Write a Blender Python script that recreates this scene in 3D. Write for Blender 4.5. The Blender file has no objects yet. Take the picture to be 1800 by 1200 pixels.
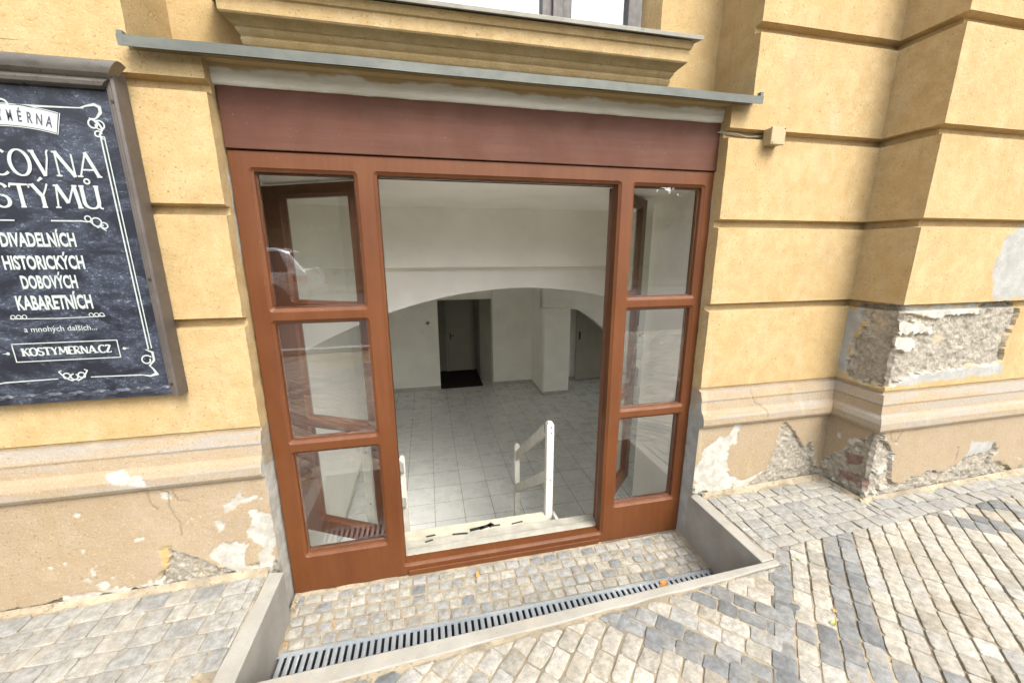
import bpy, bmesh, math, random
import numpy as np
from mathutils import Vector, Matrix

scene = bpy.context.scene
col = scene.collection
R = math.radians
rnd = random.Random(7)

# ------------------------------------------------------------------ camera, sky, sun, exposure
# Survey coordinates: eye at the origin, X along the facade to the right, Y into the wall, Z up.
# World: street level about z = 0, shopfront plane at y = 0.
OX, OY, OZ = 0.0, -2.0, 1.575
def W(x, y, z):
    return Vector((x + OX, y + OY, z + OZ))

cam_d = bpy.data.cameras.new('camera'); cam = bpy.data.objects.new('camera', cam_d); col.objects.link(cam)
cam_d.sensor_fit = 'HORIZONTAL'; cam_d.sensor_width = 36.0; cam_d.lens = 678.084 / 1800 * 36
cam_d.clip_start = 0.05; cam_d.clip_end = 1000
yaw, pitch, roll = R(12.2975), R(-12.8994), R(-0.1515)
f_ = Vector((math.sin(yaw)*math.cos(pitch), math.cos(yaw)*math.cos(pitch), math.sin(pitch)))
r_ = Vector((math.cos(yaw), -math.sin(yaw), 0)); u_ = r_.cross(f_)
r2 = math.cos(roll)*r_ + math.sin(roll)*u_; u2 = -math.sin(roll)*r_ + math.cos(roll)*u_
m = Matrix(((r2.x, u2.x, -f_.x), (r2.y, u2.y, -f_.y), (r2.z, u2.z, -f_.z))).to_4x4()
m.translation = W(0, 0, 0); cam.matrix_world = m
scene.camera = cam

SUN_DIR = Vector((0.30, -0.78, 0.90)).normalized()
world = bpy.data.worlds.new('World'); scene.world = world; world.use_nodes = True
wn = world.node_tree
sky = wn.nodes.new('ShaderNodeTexSky'); sky.sky_type = 'NISHITA'; sky.sun_disc = False
sky.sun_elevation = math.asin(SUN_DIR.z); sky.sun_rotation = math.atan2(SUN_DIR.x, SUN_DIR.y)
sky.air_density = 1.0; sky.dust_density = 3.0; sky.ozone_density = 1.0
hs = wn.nodes.new('ShaderNodeHueSaturation'); hs.inputs['Saturation'].default_value = 0.22; wn.links.new(sky.outputs[0], hs.inputs['Color'])
bg = wn.nodes['Background']; wn.links.new(hs.outputs[0], bg.inputs[0]); bg.inputs[1].default_value = 0.15
sun_d = bpy.data.lights.new('sun', 'SUN'); sun = bpy.data.objects.new('sun', sun_d); col.objects.link(sun)
sun_d.energy = 1.1; sun_d.angle = R(26); sun_d.color = (1.0, 0.94, 0.84)
sun.rotation_euler = (-SUN_DIR).to_track_quat('-Z', 'Y').to_euler(); sun.location = W(3, -5, 8)
scene.view_settings.view_transform = 'Standard'; scene.view_settings.look = 'None'
scene.view_settings.exposure = 1.80; scene.view_settings.gamma = 1.0
scene.render.engine = 'CYCLES'
scene.cycles.max_bounces = 14; scene.cycles.diffuse_bounces = 8; scene.cycles.transparent_max_bounces = 24
scene.cycles.glossy_bounces = 4; scene.cycles.sample_clamp_indirect = 8.0
scene.cycles.use_denoising = True

# ------------------------------------------------------------------ object helpers
def tag(o, label=None, cat=None, group=None, kind=None):
    if label: o['label'] = label
    if cat: o['category'] = cat
    if group: o['group'] = group
    if kind: o['kind'] = kind
    return o

def thing(name, base, label, cat, group=None):
    o = bpy.data.objects.new(name, None); col.objects.link(o)
    o.location = W(*base); o.empty_display_size = 0.1
    return tag(o, label, cat, group)

def wloc(o):
    v = Vector((0, 0, 0))
    while o is not None:
        v += o.location; o = o.parent
    return v

class MB:
    """collects polygons in survey coordinates, then links them as one mesh object"""
    def __init__(s): s.v = []; s.f = []; s.mi = []
    def add(s, vs, fs, mi=0):
        n = len(s.v); s.v += [tuple(p) for p in vs]
        for f in fs: s.f.append([n + i for i in f]); s.mi.append(mi)
    def quad(s, a, b, c, d, mi=0): s.add([a, b, c, d], [(0, 1, 2, 3)], mi)
    def box(s, x0, x1, y0, y1, z0, z1, mi=0):
        vs = [(x, y, z) for z in (z0, z1) for y in (y0, y1) for x in (x0, x1)]
        s.add(vs, [(0, 2, 3, 1), (4, 5, 7, 6), (0, 1, 5, 4), (2, 6, 7, 3), (0, 4, 6, 2), (1, 3, 7, 5)], mi)
    def obox(s, c, ax, ay, az, mi=0):
        """box from a centre and three half-axis vectors"""
        c, ax, ay, az = map(Vector, (c, ax, ay, az))
        vs = [c + ax*i + ay*j + az*k for k in (-1, 1) for j in (-1, 1) for i in (-1, 1)]
        s.add(vs, [(0, 2, 3, 1), (4, 5, 7, 6), (0, 1, 5, 4), (2, 6, 7, 3), (0, 4, 6, 2), (1, 3, 7, 5)], mi)
    def prism(s, pts, d, mi=0):
        """closed polygon pts (3d) extruded by vector d"""
        n = len(pts); d = Vector(d); vs = [Vector(p) for p in pts] + [Vector(p) + d for p in pts]
        s.add(vs, [tuple(range(n))[::-1], tuple(range(n, 2*n))] + [(i, (i+1) % n, n + (i+1) % n, n + i) for i in range(n)], mi)
    def loft(s, rings, closed=True, caps=True, mi=0):
        n = len(rings[0]); vs = [p for r in rings for p in r]; fs = []
        for k in range(len(rings) - 1):
            for i in range(n if closed else n - 1):
                j = (i + 1) % n; fs.append((k*n + i, k*n + j, (k+1)*n + j, (k+1)*n + i))
        if caps: fs += [tuple(range(n))[::-1], tuple(range((len(rings)-1)*n, len(rings)*n))]
        s.add(vs, fs, mi)
    def tube(s, pts, rad, n=8, mi=0):
        pts = [Vector(p) for p in pts]; rings = []
        for i, p in enumerate(pts):
            t = (pts[min(i+1, len(pts)-1)] - pts[max(i-1, 0)]).normalized()
            a = t.cross(Vector((0, 0, 1)));
            if a.length < 1e-3: a = t.cross(Vector((0, 1, 0)))
            a.normalize(); b = t.cross(a); r = rad[i] if isinstance(rad, (list, tuple)) else rad
            rings.append([p + a*math.cos(2*math.pi*k/n)*r + b*math.sin(2*math.pi*k/n)*r for k in range(n)])
        s.loft(rings, True, True, mi)
    def disc(s, c, axis, r, h, n=16, mi=0):
        c = Vector(c); axis = Vector(axis).normalized(); s.tube([c, c + axis*h], r, n, mi)
    def build(s, name, mats, parent=None, bevel=0.0, smooth=None, seg=2, attrs=None, merge=False, fix=True):
        me = bpy.data.meshes.new(name)
        pts = np.array([W(*p) for p in s.v]) if len(s.v) < 5000 else np.array(s.v) + np.array([OX, OY, OZ])
        if parent is not None: org = wloc(parent)
        else:
            lo, hi = pts.min(0), pts.max(0); org = Vector(((lo[0]+hi[0])/2, (lo[1]+hi[1])/2, lo[2]))
        me.from_pydata([tuple(p) for p in (pts - np.array(org))], [], s.f)
        if not isinstance(mats, (list, tuple)): mats = [mats]
        for mm in mats: me.materials.append(mm)
        if len(mats) > 1: me.polygons.foreach_set('material_index', s.mi)
        if attrs:
            for k, arr in attrs.items():
                a = me.color_attributes.new(k, 'FLOAT_COLOR', 'POINT'); a.data.foreach_set('color', np.asarray(arr, dtype=np.float32).ravel())
        if fix and not attrs:
            bm = bmesh.new(); bm.from_mesh(me)
            if merge: bmesh.ops.remove_doubles(bm, verts=bm.verts, dist=1e-5)
            bmesh.ops.recalc_face_normals(bm, faces=bm.faces); bm.to_mesh(me); bm.free()
        if smooth is not None:
            me.polygons.foreach_set('use_smooth', [True]*len(me.polygons)); me.set_sharp_from_angle(angle=R(smooth))
        me.update()
        o = bpy.data.objects.new(name, me); col.objects.link(o)
        if parent is not None: o.parent = parent
        else: o.location = org
        if bevel:
            b = o.modifiers.new('bevel', 'BEVEL'); b.width = bevel; b.segments = seg; b.limit_method = 'ANGLE'; b.angle_limit = R(40)
            if smooth is None:
                me.polygons.foreach_set('use_smooth', [True]*len(me.polygons)); b.harden_normals = True
        return o

# ------------------------------------------------------------------ numeric noise
def _hash(ix, iy, seed):
    h = (ix.astype(np.int64)*374761393 + iy.astype(np.int64)*668265263 + seed*974711) & 0x7fffffff
    h = ((h ^ (h >> 13))*1274126177) & 0x7fffffff
    return ((h ^ (h >> 16)) & 0xffff)/65535.0
def vnoise(x, y, seed=0):
    ix = np.floor(x); iy = np.floor(y); fx = x - ix; fy = y - iy
    fx = fx*fx*(3 - 2*fx); fy = fy*fy*(3 - 2*fy); ix = ix.astype(int); iy = iy.astype(int)
    a = _hash(ix, iy, seed); b = _hash(ix+1, iy, seed); c = _hash(ix, iy+1, seed); d = _hash(ix+1, iy+1, seed)
    return (a*(1-fx) + b*fx)*(1-fy) + (c*(1-fx) + d*fx)*fy
def fbm(x, y, sc, oc=4, seed=0):
    x = np.asarray(x, float)*sc + 1000; y = np.asarray(y, float)*sc + 1000; s = 0; a = .5; t = 0
    for o in range(oc):
        s = s + a*(vnoise(x, y, seed + o*17) - .5); t += a; a *= .55; x = x*2.03; y = y*2.03
    return s/t*2
def sdist(px, py, poly):
    """signed distance to a polygon, positive inside"""
    P = np.array(poly); n = len(P); d = np.full(px.shape, 1e9); ins = np.zeros(px.shape, bool)
    for i in range(n):
        a = P[i]; b = P[(i+1) % n]; e = b - a; L = e@e + 1e-12
        t = np.clip(((px-a[0])*e[0] + (py-a[1])*e[1])/L, 0, 1)
        d = np.minimum(d, np.hypot(px - a[0] - t*e[0], py - a[1] - t*e[1]))
        c = ((a[1] > py) != (b[1] > py)); xs = a[0] + (py - a[1])*e[0]/(e[1] if abs(e[1]) > 1e-9 else 1e-9)
        ins ^= c & (px < xs)
    return np.where(ins, d, -d)
def pdist(px, py, line):
    P = np.array(line); d = np.full(px.shape, 1e9)
    for i in range(len(P)-1):
        a = P[i]; e = P[i+1] - a; L = e@e + 1e-12
        t = np.clip(((px-a[0])*e[0] + (py-a[1])*e[1])/L, 0, 1)
        d = np.minimum(d, np.hypot(px - a[0] - t*e[0], py - a[1] - t*e[1]))
    return d
def sstep(a, b, x):
    t = np.clip((x - a)/(b - a), 0, 1); return t*t*(3 - 2*t)

# ------------------------------------------------------------------ material helpers
class NT:
    def __init__(s, name):
        s.m = bpy.data.materials.new(name); s.m.use_nodes = True; s.t = s.m.node_tree
        s.b = s.t.nodes['Principled BSDF']; s.out = s.t.nodes['Material Output']; s._pos = None
    def n(s, typ, **kw):
        o = s.t.nodes.new('ShaderNode' + typ)
        for k, v in kw.items(): setattr(o, k, v)
        return o
    def l(s, a, b): s.t.links.new(a, b)
    def pos(s):
        if s._pos is None: s._pos = s.n('NewGeometry').outputs['Position']
        return s._pos
    def noise(s, sc, det=4, rough=.55, stretch=None, dist=0.0):
        o = s.n('TexNoise'); o.inputs['Scale'].default_value = sc; o.inputs['Detail'].default_value = det
        o.inputs['Roughness'].default_value = rough; o.inputs['Distortion'].default_value = dist
        v = s.pos()
        if stretch:
            mp = s.n('VectorMath', operation='MULTIPLY'); mp.inputs[1].default_value = stretch; s.l(v, mp.inputs[0]); v = mp.outputs[0]
        s.l(v, o.inputs['Vector']); return o.outputs['Fac']
    def voronoi(s, sc, feature='F1', out='Distance', rand=1.0):
        o = s.n('TexVoronoi', feature=feature); o.inputs['Scale'].default_value = sc; o.inputs['Randomness'].default_value = rand
        s.l(s.pos(), o.inputs['Vector']); return o.outputs[out]
    def ramp(s, f, a, b, lo=0.0, hi=1.0):
        o = s.n('MapRange', interpolation_type='SMOOTHSTEP')
        for i, v in zip((1, 2, 3, 4), (a, b, lo, hi)): o.inputs[i].default_value = v
        s.l(f, o.inputs[0]); return o.outputs[0]
    def math(s, op, a, b=None):
        o = s.n('Math', operation=op)
        for i, v in enumerate((a, b)):
            if v is None: continue
            if isinstance(v, (int, float)): o.inputs[i].default_value = v
            else: s.l(v, o.inputs[i])
        return o.outputs[0]
    def mix(s, f, a, b, blend='MIX'):
        o = s.n('Mix', data_type='RGBA', blend_type=blend)
        for i, v in ((0, f), (6, a), (7, b)):
            if isinstance(v, (int, float)): o.inputs[i].default_value = v
            elif isinstance(v, tuple): o.inputs[i].default_value = (*v, 1) if len(v) == 3 else v
            else: s.l(v, o.inputs[i])
        return o.outputs[2]
    def attr(s, name):
        o = s.n('Attribute'); o.attribute_name = name; return o
    def sep(s, c):
        o = s.n('SeparateXYZ'); s.l(c, o.inputs[0]); return o.outputs
    def bump(s, f, strength, dist, prev=None):
        o = s.n('Bump'); o.inputs['Strength'].default_value = strength; o.inputs['Distance'].default_value = dist
        s.l(f, o.inputs['Height'])
        if prev is not None: s.l(prev, o.inputs['Normal'])
        return o.outputs[0]
    def fin(s, color, rough=.6, normal=None, metal=0.0, spec=.5):
        for v, k in ((color, 'Base Color'), (rough, 'Roughness'), (metal, 'Metallic')):
            if isinstance(v, tuple): s.b.inputs[k].default_value = (*v, 1)
            elif isinstance(v, (int, float)): s.b.inputs[k].default_value = v
            else: s.l(v, s.b.inputs[k])
        s.b.inputs['Specular IOR Level'].default_value = spec
        if normal is not None: s.l(normal, s.b.inputs['Normal'])
        return s.m

def simple(name, c, rough=.6, var=.12, sc=9.0, bump=0.0, bsc=120.0, metal=0.0, spec=.5, stretch=None):
    t = NT(name); f = t.noise(sc, 5, .6, stretch); lo = tuple(x*(1-var) for x in c); hi = tuple(min(1, x*(1+var)) for x in c)
    cc = t.mix(t.ramp(f, .3, .7), lo, hi)
    nn = t.bump(t.noise(bsc, 3, .6, stretch), bump, .004) if bump else None
    rr = t.ramp(t.noise(sc*2.3, 3, .5), .3, .7, max(0, rough-.07), min(1, rough+.07))
    return t.fin(cc, rr, nn, metal, spec)

# ------------------------------------------------------------------ materials
def mat_plaster():
    t = NT('facade_plaster'); z = t.sep(t.pos())[2]
    d1 = t.attr('damage').outputs['Color']; d2 = t.attr('wear').outputs['Color']
    sp = t.n('SeparateColor'); t.l(d1, sp.inputs[0]); mortar, white, grey = sp.outputs
    sp2 = t.n('SeparateColor'); t.l(d2, sp2.inputs[0]); brick, chip, crack = sp2.outputs
    big = t.ramp(t.noise(2.2, 5, .6), .3, .7); mid = t.ramp(t.noise(11, 5, .65), .3, .72)
    yel = t.mix(big, (.380, .272, .128), (.424, .316, .168)); yel = t.mix(t.math('MULTIPLY', mid, .75), yel, (.330, .224, .095))
    bei = t.mix(big, (.272, .212, .140), (.305, .245, .170)); bei = t.mix(t.math('MULTIPLY', mid, .5), bei, (.262, .192, .118))
    # grey patina on the moulding band (world z .53 to .76)
    band = t.math('MULTIPLY', t.ramp(z, .51, .56), t.ramp(z, .78, .74))
    pat = t.ramp(t.noise(1.0, 5, .6, (1.6, 1.6, 26.0)), .47, .60)
    bei = t.mix(t.math('MULTIPLY', t.math('MULTIPLY', pat, band), .85), bei, (0.251, 0.232, 0.205))
    base = t.mix(t.ramp(z, .757, .765), bei, yel)
    # damp staining low on the plinth and pale rain streaks
    stain = t.ramp(t.noise(5, 6, .65, (1.0, 1.0, .45)), .52, .75)
    base = t.mix(t.math('MULTIPLY', stain, .28), base, (.27, .205, .125))
    pale = t.ramp(t.noise(4.0, 4, .6, (1.3, 1.3, .35), .6), .58, .75)
    base = t.mix(t.math('MULTIPLY', pale, .4), base, (0.403, 0.342, 0.228))
    grub = t.math('MULTIPLY', t.ramp(t.noise(1.7, 6, .7, (1, 1, 1.4), .4), .50, .68), t.ramp(t.noise(26, 4, .7), .38, .62))
    base = t.mix(t.math('MULTIPLY', grub, .42), base, (.27, .19, .085))
    drip = t.ramp(t.noise(5.5, 5, .65, (2.2, 2.2, .16)), .56, .74); base = t.mix(t.math('MULTIPLY', drip, .34), base, (.25, .175, .085))
    # specks of dirt in the roughcast
    spk = t.ramp(t.noise(72, 3, .65), .60, .69); spm = t.ramp(t.noise(3.1, 4, .6), .35, .65, .25, .9)
    base = t.mix(t.math('MULTIPLY', spk, spm), base, (.20, .135, .065))
    sp3 = t.ramp(t.noise(135, 3, .7), .56, .66); base = t.mix(t.math('MULTIPLY', sp3, .42), base, (.25, .175, .085)); sp4 = t.ramp(t.noise(115, 3, .7, (1, 1, 1), .3), .44, .34); base = t.mix(t.math('MULTIPLY', sp4, .25), base, (.56, .45, .28))
    mor = t.mix(t.ramp(t.noise(36, 7, .75), .34, .66), (.215, .19, .15), (.37, .34, .28)); mor = t.mix(t.ramp(t.noise(90, 3, .7), .62, .74), mor, (.10, .085, .065))
    mor = t.mix(t.math('MULTIPLY', t.ramp(t.noise(6, 4, .6), .55, .68), .5), mor, (.50, .40, .25))
    whi = t.mix(t.ramp(t.noise(16, 5, .65), .3, .7), (.30, .285, .24), (.42, .41, .37))
    gre = t.mix(t.ramp(t.noise(13, 5, .65), .3, .7), (0.251, 0.247, 0.224), (0.327, 0.319, 0.296))
    bri = t.mix(t.ramp(t.noise(30, 4, .6), .3, .7), (.17, .105, .085), (.26, .18, .15))
    c = t.mix(grey, base, gre); c = t.mix(chip, c, (0.365, 0.266, 0.114)); c = t.mix(mortar, c, mor); c = t.mix(brick, c, bri); c = t.mix(white, c, whi)
    c = t.mix(crack, c, (.13, .10, .07))
    n1 = t.bump(t.noise(88, 5, .75), .42, .007); n1 = t.bump(t.ramp(t.noise(48, 3, .6), .30, .42), .35, .004, n1)
    rough_b = t.math('MULTIPLY', t.noise(45, 6, .75), t.math('ADD', mortar, .12))
    n2 = t.bump(rough_b, .8, .012, n1)
    return t.fin(c, .88, n2, 0, .25)

def mat_setts():
    t = NT('granite_setts'); a = t.attr('stone').outputs['Color']
    f = t.ramp(t.noise(34, 6, .75), .30, .70); sp = t.ramp(t.noise(170, 3, .7), .35, .7)
    c = t.mix(f, (.60, .58, .54), (1.20, 1.19, 1.17)); c = t.mix(t.math('MULTIPLY', sp, .35), c, (.80, .80, .80))
    o = t.mix(1.0, a, c, 'MULTIPLY')
    dust = t.ramp(t.noise(7, 5, .65), .52, .72)
    o = t.mix(t.math('MULTIPLY', dust, .5), o, (0.319, 0.274, 0.205))
    pt = t.ramp(t.noise(120, 3, .7), .62, .70); o = t.mix(t.math('MULTIPLY', pt, .5), o, (.12, .105, .085))
    n = t.bump(t.noise(75, 6, .75), .7, .005); n = t.bump(t.noise(260, 3, .6), .25, .002, n)
    return t.fin(o, t.ramp(f, 0, 1, .62, .82), n, 0, .35)

def mat_glass():
    t = NT('window_glass'); t.t.nodes.remove(t.b)
    tr = t.n('BsdfTransparent'); tr.inputs[0].default_value = (.985, .99, .985, 1)
    gl = t.n('BsdfGlossy'); gl.inputs['Roughness'].default_value = .0; gl.inputs[0].default_value = (1, 1, 1, 1)
    fr = t.n('Fresnel'); gb = t.n('NewGeometry'); t.l(t.math('SUBTRACT', 1.82, t.math('MULTIPLY', gb.outputs['Backfacing'], 1.82 - 1/1.82)), fr.inputs[0])
    mx = t.n('MixShader'); t.l(fr.outputs[0], mx.inputs[0]); t.l(tr.outputs[0], mx.inputs[1]); t.l(gl.outputs[0], mx.inputs[2])
    t.l(mx.outputs[0], t.out.inputs[0]); return t.m

def mat_paintwood(name, lo, hi, rough=.36, wear=.35, grain=(1, 1, .05), spec=.4):
    t = NT(name); f = t.ramp(t.noise(3.2, 5, .6, (1, 1, .5)), .3, .7); c = t.mix(f, lo, hi)
    g = t.ramp(t.noise(40, 5, .65, grain), .35, .7); c = t.mix(t.math('MULTIPLY', g, .32), c, tuple(x*.75 for x in lo))
    ch = t.ramp(t.noise(85, 3, .65), .70, .735); c = t.mix(t.math('MULTIPLY', ch, wear), c, (.50, .38, .30))
    r = t.ramp(t.noise(9, 4, .6), .3, .7, rough-.06, rough+.12)
    n = t.bump(t.noise(55, 4, .65, tuple(max(q, .08) for q in grain)), .22, .004)
    return t.fin(c, r, n, 0, spec)

def mat_tiles():
    t = NT('floor_tiles'); p = t.sep(t.pos())
    S = .345
    def line(c, off):
        u = t.math('FRACT', t.math('DIVIDE', t.math('ADD', c, off + 50*S), S))
        return t.math('ABSOLUTE', t.math('SUBTRACT', u, .5))
    gx = t.ramp(line(p[0], .042), .490, .494); gy = t.ramp(line(p[1], S*20 - 2.297), .490, .494)
    g = t.math('MAXIMUM', gx, gy)
    cell = t.n('TexWhiteNoise', noise_dimensions='2D'); sn = t.n('VectorMath', operation='SNAP'); sn.inputs[1].default_value = (S, S, S)
    ad = t.n('VectorMath', operation='ADD'); ad.inputs[1].default_value = (.042, S*20-2.297, 0); t.l(t.pos(), ad.inputs[0]); t.l(ad.outputs[0], sn.inputs[0]); t.l(sn.outputs[0], cell.inputs['Vector'])
    v = t.mix(cell.outputs['Value'], (.66, .67, .65), (.72, .73, .71)); mar = t.ramp(t.noise(5, 6, .65, None, 1.2), .4, .62)
    v = t.mix(t.math('MULTIPLY', mar, .5), v, (.58, .60, .60))
    v = t.mix(g, v, (.13, .12, .11))
    return t.fin(v, t.ramp(t.noise(6, 4, .6), .3, .7, .22, .38), t.bump(g, .4, -.003), 0, .5)

M = {}
M['plaster'] = mat_plaster(); M['setts'] = mat_setts(); M['glass'] = mat_glass(); M['tiles'] = mat_tiles()
M['frame'] = mat_paintwood('brown_frame_paint', (.092, .0285, .0078), (.120, .040, .0112), .50, spec=.3)
M['fascia'] = mat_paintwood('red_brown_board_paint', (.080, .031, .0185), (.100, .041, .025), .6, .2, (.05, 1, 1), .22)
M['leafwood'] = mat_paintwood('dark_brown_door_paint', (.10, .034, .016), (.14, .050, .022), .34, .25)
def mat_sand():
    t = NT('joint_sand'); c = t.mix(t.ramp(t.noise(14, 5, .7), .3, .7), (0.251, 0.205, 0.137), (0.350, 0.296, 0.213))
    c = t.mix(t.ramp(t.noise(40, 5, .75), .52, .66), c, (.14, .115, .08)); c = t.mix(t.ramp(t.noise(3, 4, .6), .45, .65), c, (0.182, 0.156, 0.114)); return t.fin(c, .95, t.bump(t.noise(220, 4, .7), .7, .004), 0, .2)
M['sand'] = mat_sand()
def mat_concrete(name, lo, hi):
    t = NT(name); c = t.mix(t.ramp(t.noise(5, 6, .65), .3, .7), lo, hi); c = t.mix(t.math('MULTIPLY', t.ramp(t.noise(70, 3, .7), .62, .74), .6), c, tuple(x*.45 for x in lo))
    c = t.mix(t.math('MULTIPLY', t.ramp(t.noise(9, 5, .6), .55, .72), .4), c, (0.319, 0.274, 0.205))
    return t.fin(c, .86, t.bump(t.noise(110, 5, .7), .5, .004), 0, .3)
M['concrete'] = mat_concrete('kerb_concrete', (.24, .226, .195), (.305, .29, .255))
M['lime'] = mat_concrete('lime_plaster', (0.342, 0.327, 0.281), (0.426, 0.410, 0.365))
def mat_lintel():
    t = NT('lintel_plaster'); z = t.sep(t.pos())[2]
    c = t.mix(t.ramp(t.noise(3, 5, .65, (.5, 1, 3.0)), .35, .65), (.45, .425, .355), (.58, .565, .51))
    y = t.math('ADD', z, t.math('MULTIPLY', t.noise(5, 4, .6, (1, 1, 2.0)), .07))
    c = t.mix(t.ramp(y, 2.334, 2.350), c, (0.319, 0.236, 0.114)); return t.fin(c, .88, t.bump(t.noise(40, 5, .7, (.5, 1, 1.5)), .5, .008), 0, .25)
M['lintel'] = mat_lintel()
def mat_zinc(name, lo, hi, rough, metal=.75):
    t = NT(name); c = t.mix(t.ramp(t.noise(8, 5, .65, (.4, 1, 1)), .3, .7), lo, hi); c = t.mix(t.math('MULTIPLY', t.ramp(t.noise(45, 4, .7), .6, .72), .5), c, tuple(x*.5 for x in lo))
    return t.fin(c, t.ramp(t.noise(20, 4, .6), .3, .7, rough-.08, rough+.1), t.bump(t.noise(35, 3, .6), .1, .003), metal, .5)
M['zinc'] = mat_zinc('weathered_sheet_metal', (.085, .092, .080), (.125, .132, .115), .65, .15)
M['sillzinc'] = mat_zinc('dull_sill_sheet_metal', (0.167, 0.160, 0.133), (0.220, 0.209, 0.179), .6, .4)
M['galv'] = mat_zinc('galvanised_steel', (.29, .32, .345), (.38, .41, .435), .45, .3)
M['wall'] = simple('white_wall_paint', (.93, .91, .845), .85, .04, 2.5, .5, 9, spec=.3)
M['recess_shade'] = simple('grey_recess_shade', (.36, .35, .30), .85, .06, 3)  # shade of the low door recess, put into the wall colour
M['skirt'] = simple('skirting_tile', (.50, .49, .45), .4, .1)
M['rail'] = simple('white_rail_paint', (.52, .50, .44), .5, .14, 14, .2, 60)
M['bolt'] = simple('blue_steel_bolt', (.10, .12, .18), .4, .1, metal=.6)
M['threshold'] = simple('white_threshold_paint', (.33, .315, .265), .55, .16, 10, .3, 80)
M['tread'] = simple('cream_stair_paint', (.44, .41, .32), .6, .15, 12, .2, 60)
M['tape'] = simple('black_tape_remnant', (.022, .022, .024), .6, .2)
M['carpet'] = simple('dark_brown_carpet', (.022, .014, .011), .95, .2, 30, .4, 200)
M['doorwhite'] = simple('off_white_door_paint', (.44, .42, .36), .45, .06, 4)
M['metaldark'] = simple('dark_metal', (.05, .045, .04), .4, .2, metal=.7)
M['steel'] = simple('brushed_steel', (.55, .53, .48), .3, .1, metal=.9)
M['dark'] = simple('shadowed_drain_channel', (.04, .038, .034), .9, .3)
M['asphalt'] = simple('asphalt', (.055, .055, .056), .9, .25, 40, .5, 150)
M['granite'] = simple('granite_kerb', (.36, .35, .33), .8, .15, 20, .3, 150)
M['signframe'] = mat_zinc('brown_anodised_sign_frame', (0.087, 0.074, 0.065), (0.118, 0.100, 0.088), .42, .35)
M['signcap'] = mat_zinc('bronze_grey_sign_cap', (0.129, 0.118, 0.103), (0.182, 0.167, 0.144), .34, .55)
def mat_chalk():
    t = NT('chalkboard_print'); f = t.ramp(t.noise(4, 6, .72, (1, 1, 1.8), 1.6), .42, .66)
    c = t.mix(f, (.0085, .0100, .0165), (.034, .041, .058)); s = t.ramp(t.noise(90, 4, .8, (1, 1, 2.0), .5), .54, .68)
    c = t.mix(t.math('MULTIPLY', t.math('MULTIPLY', s, f), .85), c, (.25, .29, .37)); dust = t.ramp(t.noise(210, 2, .6), .70, .76); c = t.mix(t.math('MULTIPLY', dust, .5), c, (.16, .18, .21)); return t.fin(c, .42, None, 0, .4)
M['chalk'] = mat_chalk()
M['letter'] = simple('pale_print', (.33, .36, .345), .5, .06, 60)
M['ribbon'] = simple('ribbon_print', (0.350, 0.361, 0.361), .5, .05, 40)
M['ink'] = simple('navy_print', (.035, .04, .06), .5, .05)
M['jbox'] = simple('beige_plastic', (0.312, 0.243, 0.129), .5, .06, 8)
M['cable'] = simple('grey_cable', (.33, .31, .27), .6, .15)
M['window'] = simple('weathered_grey_brown_window_wood', (.075, .066, .06), .6, .3, 20, .3, 60, stretch=(1, 1, .1))
M['curtain'] = simple('pale_blue_curtain', (.30, .37, .43), .8, .04, 5)
M['leaf_o'] = simple('dry_orange_leaf', (.42, .20, .055), .6, .3, 60)
M['leaf_g'] = simple('green_yellow_leaf', (.26, .28, .08), .6, .3, 60)
M['grime'] = simple('caulk_grime', (.12, .11, .095), .9, .3)

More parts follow.
